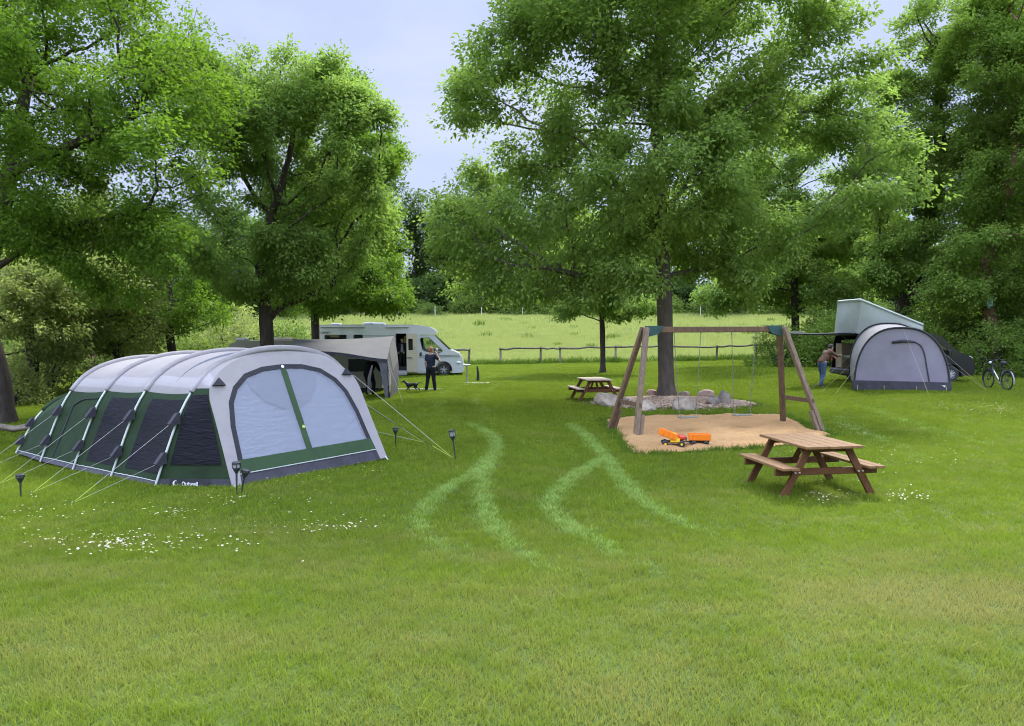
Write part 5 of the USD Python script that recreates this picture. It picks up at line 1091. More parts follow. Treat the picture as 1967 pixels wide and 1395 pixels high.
q = mp(1752, 530); part(MH, 'headlight', MB().ball((q[0], .03, q[1]), .13, 2, (1.0, .5, .62)), 'lamp_clear', True); part(MH, 'headlight', MB().ball((q[0], 2.22, q[1]), .13, 2, (1.0, .5, .62)), 'lamp_clear', True)
mr = mp(1522, 405); part(MH, 'mirror', MB().box((mr[0], -.16, mr[1]), (.12, .24, .30), ch=.03), 'paint_white'); part(MH, 'mirror_arm', MB().cyl((mr[0] + .05, 0, mr[1] - .12), (mr[0] + .02, -.12, mr[1] - .08), .03, n=8), 'trim_dark')
for y, sd in ((.14, -1), (2.11, 1)): road_wheel(MH, (wc[0], y, wc[1]), .365, .22, sd); road_wheel(MH, (1.9, y, wc[1]), .365, .22, sd)
part(MH, 'wheel_arch', side_plate(Point(wc).buffer(.45).difference(Point(wc).buffer(.41)).intersection(sbox(-9, wc[1] - .1, 99, 9)), .02, .03), 'trim_dark'); part(MH, 'underbody', MB().box((3.8, 1.12, .42), (6.9, 1.9, .24)), 'trim_dark')
dd = lambda *pts: Pg([mp(*q) for q in pts])
od = dd((1203, 226), (1312, 228), (1318, 628), (1210, 622)); ow_ = dd((1226, 285), (1262, 285), (1264, 392), (1228, 392)).buffer(.03)
dr = part(MH, 'open_door', side_plate(od.buffer(.03).buffer(-.02).difference(ow_), -.03, .045), 'paint_cream'); part(dr, 'door_pane', side_plate(ow_, -.045, .012), 'glass_dark'); part(dr, 'door_edge', side_plate(od.buffer(.015).difference(od.buffer(-.012)), -.025, .035), 'paint_white'); q = mp(1288, 372); part(dr, 'handle', MB().box((q[0], -.09, q[1]), (.06, .03, .09), ch=.01), 'trim_grey'); q = mp(1238, 478); part(dr, 'door_pocket', MB().box((q[0], -.085, q[1]), (.26, .02, .03), ch=.005), 'trim_dark')
p0, p1 = mp(1080, 215), mp(1204, 622); part(MH, 'door_frame', side_plate(door_hole.buffer(.03).difference(door_hole), .0, .012), 'trim_grey')
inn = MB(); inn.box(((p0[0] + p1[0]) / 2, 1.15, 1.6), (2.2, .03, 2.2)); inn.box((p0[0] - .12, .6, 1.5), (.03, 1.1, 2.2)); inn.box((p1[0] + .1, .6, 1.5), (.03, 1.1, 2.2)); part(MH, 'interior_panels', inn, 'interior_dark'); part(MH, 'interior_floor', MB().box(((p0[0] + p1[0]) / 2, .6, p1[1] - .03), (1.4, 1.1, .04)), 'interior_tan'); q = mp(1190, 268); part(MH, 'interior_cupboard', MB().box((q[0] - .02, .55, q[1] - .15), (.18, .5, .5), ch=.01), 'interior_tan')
a_, b_ = mp(1106, 632), mp(1206, 662); part(MH, 'step', MB().box(((a_[0] + b_[0]) / 2, -.16, (a_[1] + b_[1]) / 2), (b_[0] - a_[0], .34, a_[1] - b_[1]), ch=.015), 'trim_grey')
for a_, b_ in (((357, 246), (566, 273)), ((658, 245), (735, 270))):
    a_, b_ = mp(*a_), mp(*b_); w_ = sbox(a_[0], b_[1], b_[0], a_[1]).buffer(.03); sw = part(MH, 'side_window', side_plate(w_, -.002, .02), 'glass_dark'); part(sw, 'window_frame', side_plate(w_.buffer(.02).difference(w_), -.001, .014), 'trim_dark')
a_, b_ = mp(735, 244), mp(1088, 250); part(MH, 'side_stripe', side_plate(sbox(a_[0], b_[1], b_[0], a_[1]), -.001, .006), 'decal_grey'); a_, b_ = mp(705, 192), mp(770, 268); part(MH, 'side_decal', side_plate(sbox(a_[0], b_[1], b_[0], a_[1]), -.001, .004), 'decal_green')
lg_ = MB()
for k, zx in enumerate((318, 345, 372, 398)):
    q = mp(zx, 214); e = Point(q).buffer(.062)
    lg_.prism(e.difference(Point(q).buffer(.040)), (0, -.002, 0), XZ, .005)
    if k in (1, 2): 
        for s_ in (-1, 1): lg_.beam((q[0] - .05, -.005, q[1] - .05 * s_), (q[0] + .05, -.005, q[1] + .05 * s_), .02, .004, up=(0, 1, 0), ch=0)
part(MH, 'maker_emblem', lg_, 'decal_grey')
for a_, b_ in (((312, 155), (760, 157)), ((985, 157), (1225, 155))):
    a_, b_ = mp(*a_), mp(*b_); rl = MB().cyl((a_[0], -.02, a_[1]), (b_[0], -.02, b_[1]), .025, n=8)
    part(MH, 'roof_rail', rl, 'trim_grey', 40)
for a_, w_, h_, nm in ((790, .55, .16, 'roof_vent'), (880, .8, .13, 'roof_dome'), (440, .5, .1, 'roof_vent')):
    q = mp(a_, 128); part(MH, nm, MB().box((q[0], .9, q[1] + h_ / 2 - .02), (w_, .6, h_), ch=.04), 'paint_white')
part(MH, 'tail_light', MB().box((-.012, .08, 1.0), (.03, .10, .5), ch=.01), 'lamp_red')

# ------------------------------------------------------------------ beige caravan behind the tents
OC = np.array([at(432, 700, 29.3)[0], 29.3, 0]); OC[2] = float(zt(OC[0] + 2, 29.5)); CV = thing('caravan', 'low beige caravan behind the big tent, only roof in view', 'caravan', OC)
LC, HC = 6.25, at(500, 655, 29.3)[2] - OC[2]; cp = Pg([(0, .45), (.05, HC - .5), (.22, HC - .12), (.5, HC), (LC - .5, HC + .02), (LC - .2, HC - .15), (LC, HC - .7), (LC, .45)]).buffer(.08).buffer(-.08)
part(CV, 'body', MB().prism(cp, (0, 2.1, 0), XZ, 2.1), 'paint_beige', 30); part(CV, 'floor_pan', MB().box((LC / 2, 1.05, .40), (LC - .4, 1.9, .14)), 'trim_dark')
for x, w_ in ((1.1, 1.1), (5.4, 1.0)): wn = part(CV, 'window', MB().box((x, -.01, 1.35), (w_, .03, .5), ch=.012), 'glass_dark'); part(wn, 'window_frame', side_plate(sbox(x - w_ / 2 - .03, 1.07, x + w_ / 2 + .03, 1.63).difference(sbox(x - w_ / 2, 1.10, x + w_ / 2, 1.60)), -.001, .02), 'trim_grey')
dr = part(CV, 'door', side_plate(sbox(3.5, .5, 4.15, min(2.1, HC - .15)).buffer(.03), -.001, .025), 'paint_cream'); part(dr, 'handle', MB().box((4.05, -.04, 1.2), (.08, .03, .05), ch=.008), 'trim_dark')
for x in (2.0,):
    for y, sd in ((.16, -1), (1.94, 1)): road_wheel(CV, (x, y, .32), .31, .18, sd)
for px_ in (464, 527): x = at(px_, 650, 30.2)[0] - OC[0]; part(CV, 'roof_vent', MB().box((x, 1.0, HC + .05), (.42, .42, .13), ch=.05), 'paint_white')
x = at(540, 648, 30.2)[0] - OC[0]; part(CV, 'roof_light', MB().box((x, 1.1, HC + .06), (.75, .6, .14), ch=.05), 'paint_cream'); part(CV, 'roof_seam', MB().box((LC / 2, .03, HC - .03), (LC - 1.0, .03, .03), ch=.006), 'trim_grey')

# ------------------------------------------------------------------ black campervan with pop up roof; local x from tail to nose, y away from the viewer
b0 = gp(1612, 739); OV = np.array([b0[0] + .78, b0[1] + .4, float(zt(b0[0] + 2, b0[1] + .6))]); yawv = math.radians(4); KV = OV[1] / FPX
CVN = thing('campervan', 'black campervan with raised pale pop up roof and open tailgate', 'van', OV, yawv)
LV, HV, WV_ = 4.95, 1.93, 1.86
side = Pg([(0.0, .35), (.0, .95), (.06, 1.5), (.16, HV - .04), (.3, HV), (3.25, HV), (3.55, HV - .08), (4.18, 1.28), (4.42, 1.18), (4.80, 1.02), (4.92, .80), (4.95, .5), (4.88, .28), (.1, .28)]).buffer(.05).buffer(-.05)
w1, w2 = (.92, .335), (3.98, .335); arc = Point(w1).buffer(.40).union(Point(w2).buffer(.40)); arc = arc.difference(sbox(-9, -1, 9, 0))
gls = [Pg([(.35, 1.08), (.42, 1.66), (1.45, 1.70), (1.45, 1.08)]), Pg([(1.55, 1.08), (1.55, 1.70), (2.65, 1.70), (2.65, 1.08)]), Pg([(2.76, 1.08), (2.76, 1.70), (3.3, 1.68), (3.95, 1.20), (3.95, 1.10)])]
gu = shapely.union_all(gls).buffer(.02)
vb = MB().prism(side.difference(arc).difference(gu), (0, .04, 0), XZ, .04).add(*MB().prism(side.difference(arc).difference(gu), (0, WV_, 0), XZ, .04).mesh())
vb.add(*MB().prism(side.difference(side.buffer(-.04)).difference(sbox(-1, .42, .3, HV - .08)).difference(Pg([(3.5, HV - .02), (3.4, HV - .2), (4.1, 1.22), (4.25, 1.3)])).difference(arc), (0, WV_ - .04, 0), XZ, WV_ - .08).mesh())
part(CVN, 'body', vb, 'paint_black', 30)
for g_ in gls: part(CVN, 'side_window', side_plate(g_.buffer(.03), .028, .012), 'glass_dark')
part(CVN, 'windscreen', MB().grid(np.array([[(3.53, y, HV - .10) for y in (.1, .6, 1.2, 1.76)], [(4.2, y, 1.25) for y in (.06, .6, 1.2, 1.80)]]) + np.array([[[0, 0, 0], [.07, 0, 0.02], [.07, 0, 0.02], [0, 0, 0]]] * 2)), 'glass_clear', True)
part(CVN, 'bonnet', MB().grid(np.array([[(4.2, y, 1.27 + .03 * (y not in (.08, 1.78))) for y in (.08, .5, 1.36, 1.78)], [(4.55, y, 1.16 + .03 * (y not in (.08, 1.78))) for y in (.08, .5, 1.36, 1.78)], [(4.86, y, .98) for y in (.2, .5, 1.36, 1.66)]])), 'paint_black', True)
part(CVN, 'headlight', MB().ball((4.70, .10, .97), .17, 2, (1.2, .55, .62)), 'lamp_clear', True); part(CVN, 'headlight', MB().ball((4.70, 1.76, .97), .17, 2, (1.2, .55, .62)), 'lamp_clear', True)
part(CVN, 'mirror', MB().box((3.72, -.14, 1.22), (.10, .22, .20), ch=.03), 'paint_black'); part(CVN, 'door_moulding', MB().box((2.4, -.012, .62), (2.3, .02, .06), ch=.006), 'trim_grey')
part(CVN, 'door_handle', MB().box((2.95, -.015, 1.0), (.2, .03, .04), ch=.01), 'alloy')
for y, sd in ((.12, -1), (WV_ - .12, 1)): road_wheel(CVN, (*(w1[0], y), w1[1]), .335, .21, sd, 7); road_wheel(CVN, (w2[0], y, w2[1]), .335, .21, sd, 7)
part(CVN, 'underbody', MB().box((2.4, .93, .33), (4.3, 1.6, .2)), 'trim_dark'); part(CVN, 'rear_bumper', MB().box((-.03, .93, .42), (.14, 1.8, .24), ch=.05), 'trim_dark')
for y in (.07, WV_ - .07): part(CVN, 'tail_light', MB().box((.0, y, 1.1), (.06, .12, .55), ch=.015), 'lamp_red')
inn = MB(); inn.box((1.9, .93, 1.1), (.03, 1.7, 1.5)); part(CVN, 'interior_panel', inn, 'interior_dark'); part(CVN, 'interior_floor', MB().box((1.0, .93, .52), (1.9, 1.7, .05)), 'interior_dark')
part(CVN, 'interior_cupboard', MB().box((.55, 1.45, 1.05), (.9, .5, 1.0), ch=.015), 'interior_tan'); part(CVN, 'bed_shelf', MB().box((.95, .75, 1.02), (1.6, .9, .12), ch=.03), 'trim_grey'); part(CVN, 'red_box', MB().box((.2, .35, .72), (.25, .22, .3), ch=.03), 'lamp_red')
# tailgate swung up level
tg_ = MB().prism(Pg([(0, 0), (0, 1.66), (-.5, 1.66), (-1.92, 1.52), (-2.06, 1.35), (-2.06, .31), (-1.92, .14), (-.5, 0)]), (.15, .10, HV - .0), np.array([[1, 0, -.05], [0, 1, 0], [.02, 0, 1.0]]), .06); tgp = part(CVN, 'tailgate', tg_, 'paint_black'); part(tgp, 'rear_window', MB().box((-.42, .93, HV - .035), (.72, 1.3, .012), ch=.003), 'glass_dark'); part(tgp, 'number_plate', MB().box((-1.05, .93, HV - .05), (.11, .52, .01), ch=.002), 'print_white'); part(tgp, 'edge_trim', MB().box((-1.90, .93, HV + .065), (.05, 1.2, .07), ch=.01), 'trim_grey')
for y in (.16, 1.7): part(CVN, 'gas_strut', MB().cyl((.1, y, 1.35), (-.45, y, HV - .05), .014, n=6), 'trim_dark')
# pop up roof: a cloth wedge under the raised roof shell, high at the tail
zr = HV + .03; hp = at(1612, 576, OV[1])[2] - OV[2]; x1 = at(1779, 634, OV[1])[0] - OV[0]
ra = [(-.12, zr + .02), (-.10, hp - .12), (.02, hp)]
cl = MB(); P0 = np.array([(.02, .10, zr), (.30, .06, hp - .02), (x1, .10, zr + .26), (x1, .10, zr)])
n1, n2 = 15, 8
def wedge(y, puff):
    rows = []
    for v in np.linspace(0, 1, n2):
        lo, hi = np.array([np.linspace(.10, x1, n1), np.full(n1, zr)]).T, np.array([np.linspace(.22, x1 - .02, n1), np.linspace(hp - .04, zr + .30, n1)]).T
        p = lo * (1 - v) + hi * v; b_ = puff * math.sin(math.pi * v) * np.minimum(1, np.linspace(0, 6, n1)) * (1 + .25 * np.sin(np.linspace(0, 9, n1))); rows.append(np.stack([p[:, 0], y + b_, p[:, 1]], 1))
    return np.array(rows)
part(CVN, 'roof_cloth', MB().slab(wedge(.08, -.06)[::-1], .005), 'cloth_sage', True); part(CVN, 'roof_cloth', MB().slab(wedge(WV_ - .08, .06), .005), 'cloth_sage', True)
rr_ = np.array([[(.10 - .07 * math.sin(math.pi * v) * math.sin(math.pi * (y - .03) / (WV_ - .06)) + .12 * v, y, zr * (1 - v) + (hp - .04) * v) for y in np.linspace(.03, WV_ - .03, 9)] for v in np.linspace(0, 1, 7)]); part(CVN, 'roof_end_cloth', MB().slab(rr_[::-1], .005), 'cloth_sage', True)
shv = np.array([.22, 0, hp]); she = np.array([x1 + .02, 0, zr + .34]); u_ = (she - shv); L_ = np.linalg.norm(u_); u_ /= L_; part(CVN, 'roof_shell', MB().box(((shv + she) / 2) + [0, WV_ / 2, 0], (L_ + .12, WV_ - .06, .12), np.stack([u_, [0, 1, 0], np.cross(u_, [0, 1, 0])], 1), .055), 'cloth_sage')
part(CVN, 'roof_nose', MB().box((x1 + .01, WV_ / 2, zr + .16), (.10, WV_ - .1, .34), ch=.04), 'cloth_sage'); part(CVN, 'roof_gutter', MB().box((x1 / 2, WV_ / 2, zr - .015), (x1 + .2, WV_ - .02, .03), ch=.01), 'trim_dark')

# ------------------------------------------------------------------ bicycle at the right hedge
p = gp(1916, 748); B = thing('bicycle', 'dark city bicycle with pale lamp leaning by the right hedge', 'bicycle', p, math.radians(88)); Rw = .335
for x in (-.53, .53):
    w_ = part(B, 'wheel', MB().torus((x, 0, Rw), Rw - .02, .02, (0, 1, 0), 36, 8), 'rubber', True); part(w_, 'rim', MB().torus((x, 0, Rw), Rw - .05, .012, (0, 1, 0), 32, 6), 'trim_dark', True)
    sp = MB().cyl((x, -.04, Rw), (x, .04, Rw), .03, n=10)
    for k in range(14): a = 2 * math.pi * k / 14; sp.cyl((x, .02 * (-1) ** k, Rw), (x + math.cos(a) * (Rw - .05), 0, Rw + math.sin(a) * (Rw - .05)), .0022, n=4)
    part(w_, 'spokes', sp, 'trim_dark')
    part(B, 'mudguard', MB().tube([(x + math.cos(a) * (Rw + .03), 0, Rw + math.sin(a) * (Rw + .03)) for a in (np.linspace(.5, 3.4, 12) if x < 0 else np.linspace(-.2, 2.1, 10))], .022, 6), 'trim_grey' if x < 0 else 'trim_dark', True)
bb, st_, hd_ = np.array([-.08, 0, .29]), np.array([-.22, 0, .80]), np.array([.36, 0, .86])
part(B, 'frame', MB().cyl(bb, st_ + [-.03, 0, .08], .017, n=8).cyl(bb, hd_ - [0, 0, .06], .02, n=8).cyl(st_, hd_, .017, n=8).cyl(bb, (-.53, .0, Rw), .012, n=6).cyl(st_, (-.53, 0, Rw), .011, n=6), 'trim_dark', 40); part(B, 'down_tube_guard', MB().cyl(bb + [.02, 0, .05], hd_ - [.04, 0, .12], .022, n=8), 'alloy', 40)
part(B, 'fork', MB().cyl(hd_ + [-.02, 0, .14], hd_ - [0, 0, .08], .018, n=8).cyl(hd_ - [0, .05, .08], (.53, -.05, Rw), .012, n=6).cyl(hd_ - [0, -.05, .08], (.53, .05, Rw), .012, n=6), 'trim_dark', 40); part(B, 'handlebar', MB().tube([(.20, -.30, 1.03), (.32, -.22, 1.06), (.35, 0, 1.0), (.32, .22, 1.06), (.20, .30, 1.03)], .013, 8), 'trim_dark', True)
part(B, 'saddle', MB().tube([(-.40, 0, .93), (-.30, 0, .95), (-.18, 0, .945), (-.08, 0, .93)], [.07, .075, .045, .02], 10), 'trim_dark', True); part(B, 'lamp', MB().ball((.45, 0, .93), .05, 2), 'lamp_clear', True); part(B, 'luggage_rack', MB().box((-.58, 0, .72), (.34, .12, .015), ch=.004).cyl((-.70, 0, .72), (-.53, .0, Rw), .006, n=5), 'trim_dark')
part(B, 'crank', MB().cyl(bb - [0, .06, 0], bb + [0, .06, 0], .015, n=8).torus(bb + [0, -.05, 0], .09, .008, (0, 1, 0), 20, 5).beam(bb + [0, -.07, 0], bb + [.12, -.07, -.12], .02, .012), 'galvanised'); part(B, 'pedal', MB().box(bb + [.12, -.12, -.12], (.09, .08, .02), ch=.004), 'trim_dark'); part(B, 'kickstand', MB().cyl((-.40, -.04, .30), (-.36, -.2, .01), .009, n=6), 'galvanised')
# ------------------------------------------------------------------ people and dog
pm('skin', (.50, .30, .215), .55, .06, 12.0, spec=.4); pm('hair_red', (.30, .125, .055), .8, .3, 40.0); pm('hair_dark', (.03, .022, .017), .8, .3, 40.0); pm('hair_grey', (.16, .14, .12), .8, .3, 40.0)
pm('cloth_navy', (.022, .028, .050), .85, .25, 9.0, .4, 30.0, spec=.2); pm('cloth_black', (.012, .012, .016), .85, .25, 9.0, .4, 30.0, spec=.2); pm('shirt_grey', (.17, .17, .19), .85, .15, 9.0, .3, 30.0); pm('jacket_brown', (.115, .060, .028), .8, .2, 8.0, .4, 26.0); pm('jeans', (.075, .115, .19), .85, .2, 9.0, .4, 40.0, spec=.2); pm('shoe_black', (.014, .014, .015), .6, .2, 9.0); pm('eye_dark', (.02, .015, .012), .2, .05, 9.0)
pm('dog_coat', (.010, .010, .011), .6, .3, 30.0, .4, 60.0, spec=.4)
Mf = manifold3d.Manifold
def sph(p, r, n=18): return Mf.sphere(float(r), n).translate([float(q) for q in p])
def bone(a, ra, b, rb): return Mf.batch_hull([sph(a, ra), sph(b, rb)])
def skin_of(bones, edge=.03, it=8):
    m = Mf.batch_boolean(bones, manifold3d.OpType.Add).refine_to_length(edge).to_mesh()
    t = trimesh.Trimesh(np.array(m.vert_properties[:, :3]), np.array(m.tri_verts), process=True)
    trimesh.smoothing.filter_taubin(t, lamb=.5, nu=.53, iterations=it); return t.vertices, t.faces

def hand(wrist, fore, palm_n, side, curl=.5, k=1.0):
    """Palm, four unequal curled fingers and a thumb from the side of the palm. fore: direction the hand points; palm_n: way the palm faces."""
    f = np.asarray(fore, float); f /= np.linalg.norm(f); n = np.asarray(palm_n, float); n -= f * (n @ f); n /= np.linalg.norm(n); s = np.cross(n, f) * side; B_ = []
    w = np.asarray(wrist, float); B_.append(Mf.batch_hull([sph(w, .024 * k), sph(w + f * .08 * k + s * .030 * k, .013 * k), sph(w + f * .085 * k - s * .028 * k, .012 * k), sph(w + f * .03 * k + s * .026 * k, .014 * k)]))
    for q, L in ((.030, .068), (.011, .078), (-.009, .072), (-.027, .056)):
        p = w + (f * .082 + s * q) * k; a = curl * .5
        for sg in (.45, .32, .23):
            d = f * math.cos(a) + n * math.sin(a); e = p + d * L * sg * k; B_.append(bone(p, .0085 * k, e, .0075 * k)); p = e; a += curl
    p = w + (f * .028 + s * .028) * k; d1 = f * .6 + s * .7 + n * .35; d1 /= np.linalg.norm(d1); e = p + d1 * .045 * k; B_ += [bone(p, .012 * k, e, .0095 * k), bone(e, .0095 * k, e + (f * .8 + n * .45 + s * .15) * .032 * k, .008 * k)]
    return B_

def person(name, label, loc, rz, J, cols, hair='hair_dark', hat=None, sleeves=True, group=None, curl=(.5, .5), extra=None, bald=False):
    """J: joints in local metres, x to the person's right... y is the way the person faces."""
    j = {k: np.asarray(v, float) for k, v in J.items()}; t = thing(name, label, 'person', loc, rz)
    hd, nk, ch, pv = j['head'], j['neck'], j['chest'], j['pelvis']; up = hd - nk; up /= np.linalg.norm(up); fw = j.get('face', np.array([0, 1.0, 0])); fw = fw - up * (fw @ up); fw /= np.linalg.norm(fw); rt = np.cross(fw, up)
    B_ = [Mf.batch_hull([sph(hd + up * .03 - fw * .012, .093), sph(hd - up * .055 + fw * .035, .058)]), Mf.batch_hull([sph(hd - up * .085 + fw * .058, .028), sph(hd - up * .02 + fw * .04, .062)]), bone(hd - up * .06 - fw * .015, .055, nk, .058)]
    B_ += [Mf.batch_hull([sph(hd + fw * .098 + up * .012, .010), sph(hd + fw * .118 - up * .022, .013), sph(hd + fw * .085 - up * .028, .018)])]           # nose
    for s in (-1, 1): B_.append(Mf.batch_hull([sph(hd + rt * s * .088 + up * .018 - fw * .01, .014), sph(hd + rt * s * .090 - up * .025 - fw * .008, .011)]))                        # ears
    B_.append(Mf.batch_hull([sph(hd - up * .062 + fw * .088 + rt * .020, .007), sph(hd - up * .062 + fw * .088 - rt * .020, .007), sph(hd - up * .062 + fw * .093, .008)]))       # lips
    sl, sr = j['sh_l'], j['sh_r']; torso = [Mf.batch_hull([sph(nk - up * .03, .06), sph(sl, .062), sph(sr, .062), sph(ch, .135)]), Mf.batch_hull([sph(ch + (sl - sr) * .14, .115), sph(ch - (sl - sr) * .14, .115), sph(ch * .35 + pv * .65 + (sl - sr) * .08, .110), sph(ch * .35 + pv * .65 - (sl - sr) * .08, .110)]), Mf.batch_hull([sph(ch * .4 + pv * .6 + (sl - sr) * .1, .108), sph(ch * .4 + pv * .6 - (sl - sr) * .1, .108), sph(j['hip_l'], .105), sph(j['hip_r'], .105)])]
    legs, arms = [], []
    for s in 'lr':
        legs += [bone(j['hip_' + s], .098, j['knee_' + s], .062), bone(j['knee_' + s], .060, j['ank_' + s], .040)]
        arms += [bone(j['sh_' + s], .056, j['el_' + s], .043), bone(j['el_' + s], .042, j['wr_' + s], .028)]
    hands = []
    for q, (s, sd) in enumerate((('l', -1), ('r', 1))):
        f = j['wr_' + s] - j['el_' + s]; hands += hand(j['wr_' + s], j.get('hf_' + s, f), j.get('pn_' + s, np.array([-sd, 0.2, 0.0])), sd, curl[q])
    feet = []
    for s in 'lr':
        a = j['ank_' + s]; tw = j.get('toe_' + s, np.array([0, 1.0, 0])); feet.append([bone(a, .045, a * [1, 1, 0] + tw * .03 + [0, 0, .045], .042), Mf.batch_hull([sph(a * [1, 1, 0] - tw * .05 + [0, 0, .036], .036), sph(a * [1, 1, 0] + tw * .15 + [0, 0, .030], .030), sph(a * [1, 1, 0] + tw * .10 + [.015, 0, .034], .034), sph(a * [1, 1, 0] + tw * .10 - [.015, 0, -.034], .034)])])
    body = part(t, 'body', skin_of(B_ + torso + legs + arms + hands + feet[0] + feet[1], .012, 5), 'skin', True)
    ey = MB()
    for s in (-1, 1): ey.ball(hd + fw * .083 + rt * s * .032 + up * .012, .0115, 1)
    part(body, 'eyes', ey, 'eye_dark', True)
    grow_ = .014
    def dress(bones, e=.02): return skin_of(bones, e, 6)
    tor2 = [Mf.batch_hull([sph(nk - up * .055, .062), sph(sl, .076), sph(sr, .076), sph(ch, .15)]), Mf.batch_hull([sph(ch + (sl - sr) * .14, .13), sph(ch - (sl - sr) * .14, .13), sph(pv + (sl - sr) * .1 + [0, 0, .03], .128), sph(pv - (sl - sr) * .1 + [0, 0, .03], .128)])]
    sl_ = []
    for s in 'lr':
        sl_.append(bone(j['sh_' + s], .072, j['el_' + s] if sleeves else j['sh_' + s] * .42 + j['el_' + s] * .58, .058))
        if sleeves: sl_.append(bone(j['el_' + s], .056, j['wr_' + s] * .93 + j['el_' + s] * .07, .043))
    part(t, 'top', dress(tor2 + sl_), cols[0], True)
    tr2 = [Mf.batch_hull([sph(pv + (sl - sr) * .1, .122), sph(pv - (sl - sr) * .1, .122), sph(j['hip_l'], .115), sph(j['hip_r'], .115)])]
    for s in 'lr': tr2 += [bone(j['hip_' + s], .112, j['knee_' + s], .077), bone(j['knee_' + s], .076, j['ank_' + s] + (j['knee_' + s] - j['ank_' + s]) * .05, .062)]
    part(t, 'trousers', dress(tr2), cols[1], True)
    for q, s in enumerate('lr'):
        a = j['ank_' + s]; tw = j.get('toe_' + s, np.array([0, 1.0, 0])); part(t, 'shoe', skin_of([bone(a, .052, a * [1, 1, 0] + tw * .03 + [0, 0, .05], .05), Mf.batch_hull([sph(a * [1, 1, 0] - tw * .055 + [0, 0, .042], .043), sph(a * [1, 1, 0] + tw * .165 + [0, 0, .034], .035), sph(a * [1, 1, 0] + tw * .09 + [0, 0, .045], .046)])], .02, 4), cols[2], True)
    if not bald:
        hb = Mf.batch_hull([sph(hd + up * .04 - fw * .022, .098), sph(hd - up * .02 - fw * .045, .075)]) - Mf.batch_hull([sph(hd + fw * .13 - up * .02, .10), sph(hd + fw * .11 + up * .0, .088), sph(hd + fw * .14 - up * .12, .12)])
        part(t, 'hair', skin_of([hb], .02, 4), hair, True)
    if extra: extra(t, j)
    return t
ST = lambda **k: {**dict(pelvis=(0, 0, .95), chest=(0, .0, 1.26), neck=(0, -.01, 1.47), head=(0, .02, 1.62), sh_l=(-.185, 0, 1.40), sh_r=(.185, 0, 1.40), hip_l=(-.095, 0, .90), hip_r=(.095, 0, .90), knee_l=(-.115, .02, .49), knee_r=(.115, .02, .49), ank_l=(-.13, -.01, .085), ank_r=(.13, -.01, .085), el_l=(-.245, -.03, 1.12), wr_l=(-.25, .06, .88), el_r=(.245, -.03, 1.12), wr_r=(.25, .06, .88)), **k}
# man with his back to us, one hand raised to his face
p = gp(828, 752)
def phone(t, j): part(t, 'phone', MB().box(j['wr_r'] + np.array([-.03, .05, .10]), (.012, .07, .14), ch=.004), 'trim_dark')
person('person', 'person in navy top and dark trousers standing before the motorhome, hand at face', p, math.radians(-28), ST(el_r=(.30, .16, 1.20), wr_r=(.15, .20, 1.46), hf_r=(-.15, -.1, .5), pn_r=(-.9, -.2, 0), ank_l=(-.19, -.05, .085), knee_l=(-.15, -.0, .49), ank_r=(.15, .05, .085), face=(.35, 1, 0), wr_l=(-.27, .10, .87)), ('cloth_navy', 'cloth_black', 'shoe_black'), 'hair_red', sleeves=False, extra=phone, curl=(.5, .8))
# person in the motorhome doorway
q = mp(1150, 612); w_ = OM + rotz(math.radians(3)) @ np.array([q[0], .32, q[1] - .01])
person('person', 'person in dark jacket and grey shirt standing in the motorhome doorway', w_, math.radians(183), ST(el_l=(-.24, .04, 1.13), wr_l=(-.16, .22, 1.0), el_r=(.24, .04, 1.12), wr_r=(.20, .20, .98)), ('cloth_black', 'cloth_black', 'shoe_black'), 'hair_dark', extra=lambda t, j: part(t, 'shirt_front', skin_of([Mf.batch_hull([sph((0, .10, 1.36), .06), sph((-.03, .115, 1.0), .055), sph((.03, .115, 1.0), .055)])], .03, 3), 'shirt_grey', True))
# stooping person under the awning
a_ = gp(706, 762); a_ = np.array([a_[0], a_[1] + .55, float(zt(a_[0], a_[1] + .55))])
person('person', 'dark clothed person stooping under the grey awning beside its end wall', a_, math.radians(-20), ST(pelvis=(0, -.12, .86), chest=(0, .03, 1.10), neck=(0, .14, 1.26), head=(0, .21, 1.37), sh_l=(-.185, .09, 1.21), sh_r=(.185, .09, 1.21), hip_l=(-.095, -.12, .82), hip_r=(.095, -.12, .82), knee_l=(-.12, .06, .46), knee_r=(.12, .06, .46), el_l=(-.26, .16, .96), wr_l=(-.22, .32, .82), el_r=(.30, .14, .98), wr_r=(.36, .34, .86), face=(0, 1, -.15)), ('cloth_black', 'cloth_black', 'shoe_black'), 'hair_dark')
# person leaning into the campervan
a_ = gp(1580, 743)
person('person', 'person in brown jacket and jeans leaning into the open tailgate', a_, math.radians(-72), ST(pelvis=(0, -.06, .93), chest=(0, .16, 1.20), neck=(0, .28, 1.38), head=(0, .36, 1.50), sh_l=(-.185, .22, 1.33), sh_r=(.185, .22, 1.33), hip_l=(-.095, -.05, .88), hip_r=(.095, -.05, .88), knee_l=(-.11, .05, .49), knee_r=(.11, -.06, .48), ank_l=(-.12, .04, .085), ank_r=(.14, -.22, .085), el_l=(-.22, .46, 1.16), wr_l=(-.17, .66, 1.14), el_r=(.24, .45, 1.18), wr_r=(.16, .66, 1.20), face=(0, 1, -.2)), ('jacket_brown', 'jeans', 'shoe_black'), 'hair_dark')

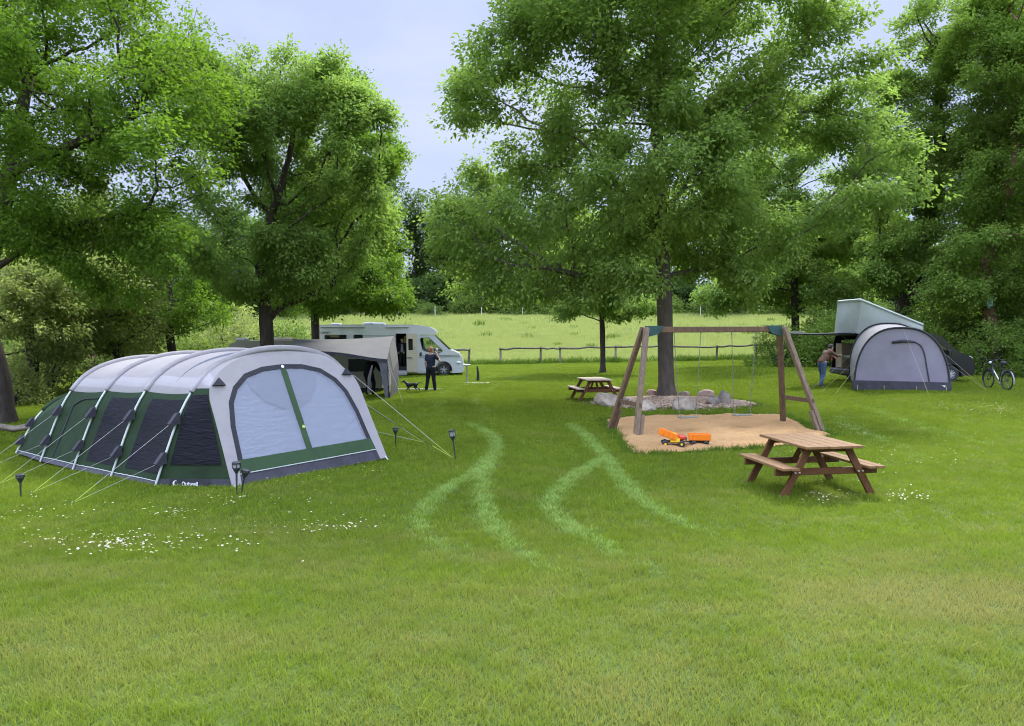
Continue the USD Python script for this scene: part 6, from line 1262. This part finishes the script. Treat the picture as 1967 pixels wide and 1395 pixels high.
# ------------------------------------------------------------------ black dog walking to the left; local x is the way it faces
p = gp(790, 753); DG = thing('dog', 'black dog walking left behind the tent, tail held out', 'dog', p, math.radians(178))
bz = []
V3 = lambda *a: np.array(a, float)
bz += [Mf.batch_hull([sph((.20, 0, .42), .115), sph((.18, 0, .36), .105), sph((.02, 0, .41), .105)]), Mf.batch_hull([sph((.02, 0, .42), .10), sph((-.22, 0, .45), .085)]), Mf.batch_hull([sph((-.22, 0, .45), .088), sph((-.32, 0, .44), .085)])]
bz += [bone((.24, 0, .47), .085, (.37, 0, .58), .062), Mf.batch_hull([sph((.40, 0, .62), .068), sph((.46, 0, .60), .045)]), Mf.batch_hull([sph((.46, 0, .595), .042), sph((.545, 0, .575), .028)]), sph((.565, 0, .582), .016)]
for s in (-1, 1):
    bz.append(Mf.batch_hull([sph((.375, s * .055, .665), .014), sph((.37, s * .082, .60), .014), sph((.40, s * .078, .60), .010)]))
    fx = .10 if s < 0 else -.06      # one front leg forward
    sh, el, wr, pw_ = V3(.20, s * .075, .40), V3(.14 + fx * .2, s * .085, .27), V3(.17 + fx, s * .08, .13), V3(.17 + fx * 1.2, s * .08, .028)
    bz += [bone(sh, .062, el, .042), bone(el, .040, wr, .026), bone(wr, .026, pw_, .022), Mf.batch_hull([sph(pw_, .024), sph(pw_ + [.05, 0, -.005], .020)])]
    hx = -.07 if s < 0 else .09
    hp_, kn, hk, pw_ = V3(-.30, s * .07, .43), V3(-.23 + hx * .5, s * .085, .28), V3(-.40 + hx, s * .08, .16), V3(-.37 + hx, s * .08, .028)
    bz += [bone(hp_, .080, kn, .050), bone(kn, .045, hk, .024), bone(hk, .025, pw_, .021), Mf.batch_hull([sph(pw_, .024), sph(pw_ + [.05, 0, -.005], .020)])]
bz += [bone((-.36, 0, .50), .034, (-.50, 0, .53), .024), bone((-.50, 0, .53), .024, (-.62, 0, .515), .012)]
bv, bf = skin_of(bz, .014, 6); db = part(DG, 'body', (bv * .68, bf), 'dog_coat', True); ey = MB()
for s in (-1, 1): ey.ball((.455 * .68, s * .042 * .68, .635 * .68), .007, 1)
part(db, 'eyes', ey, 'eye_dark', True)
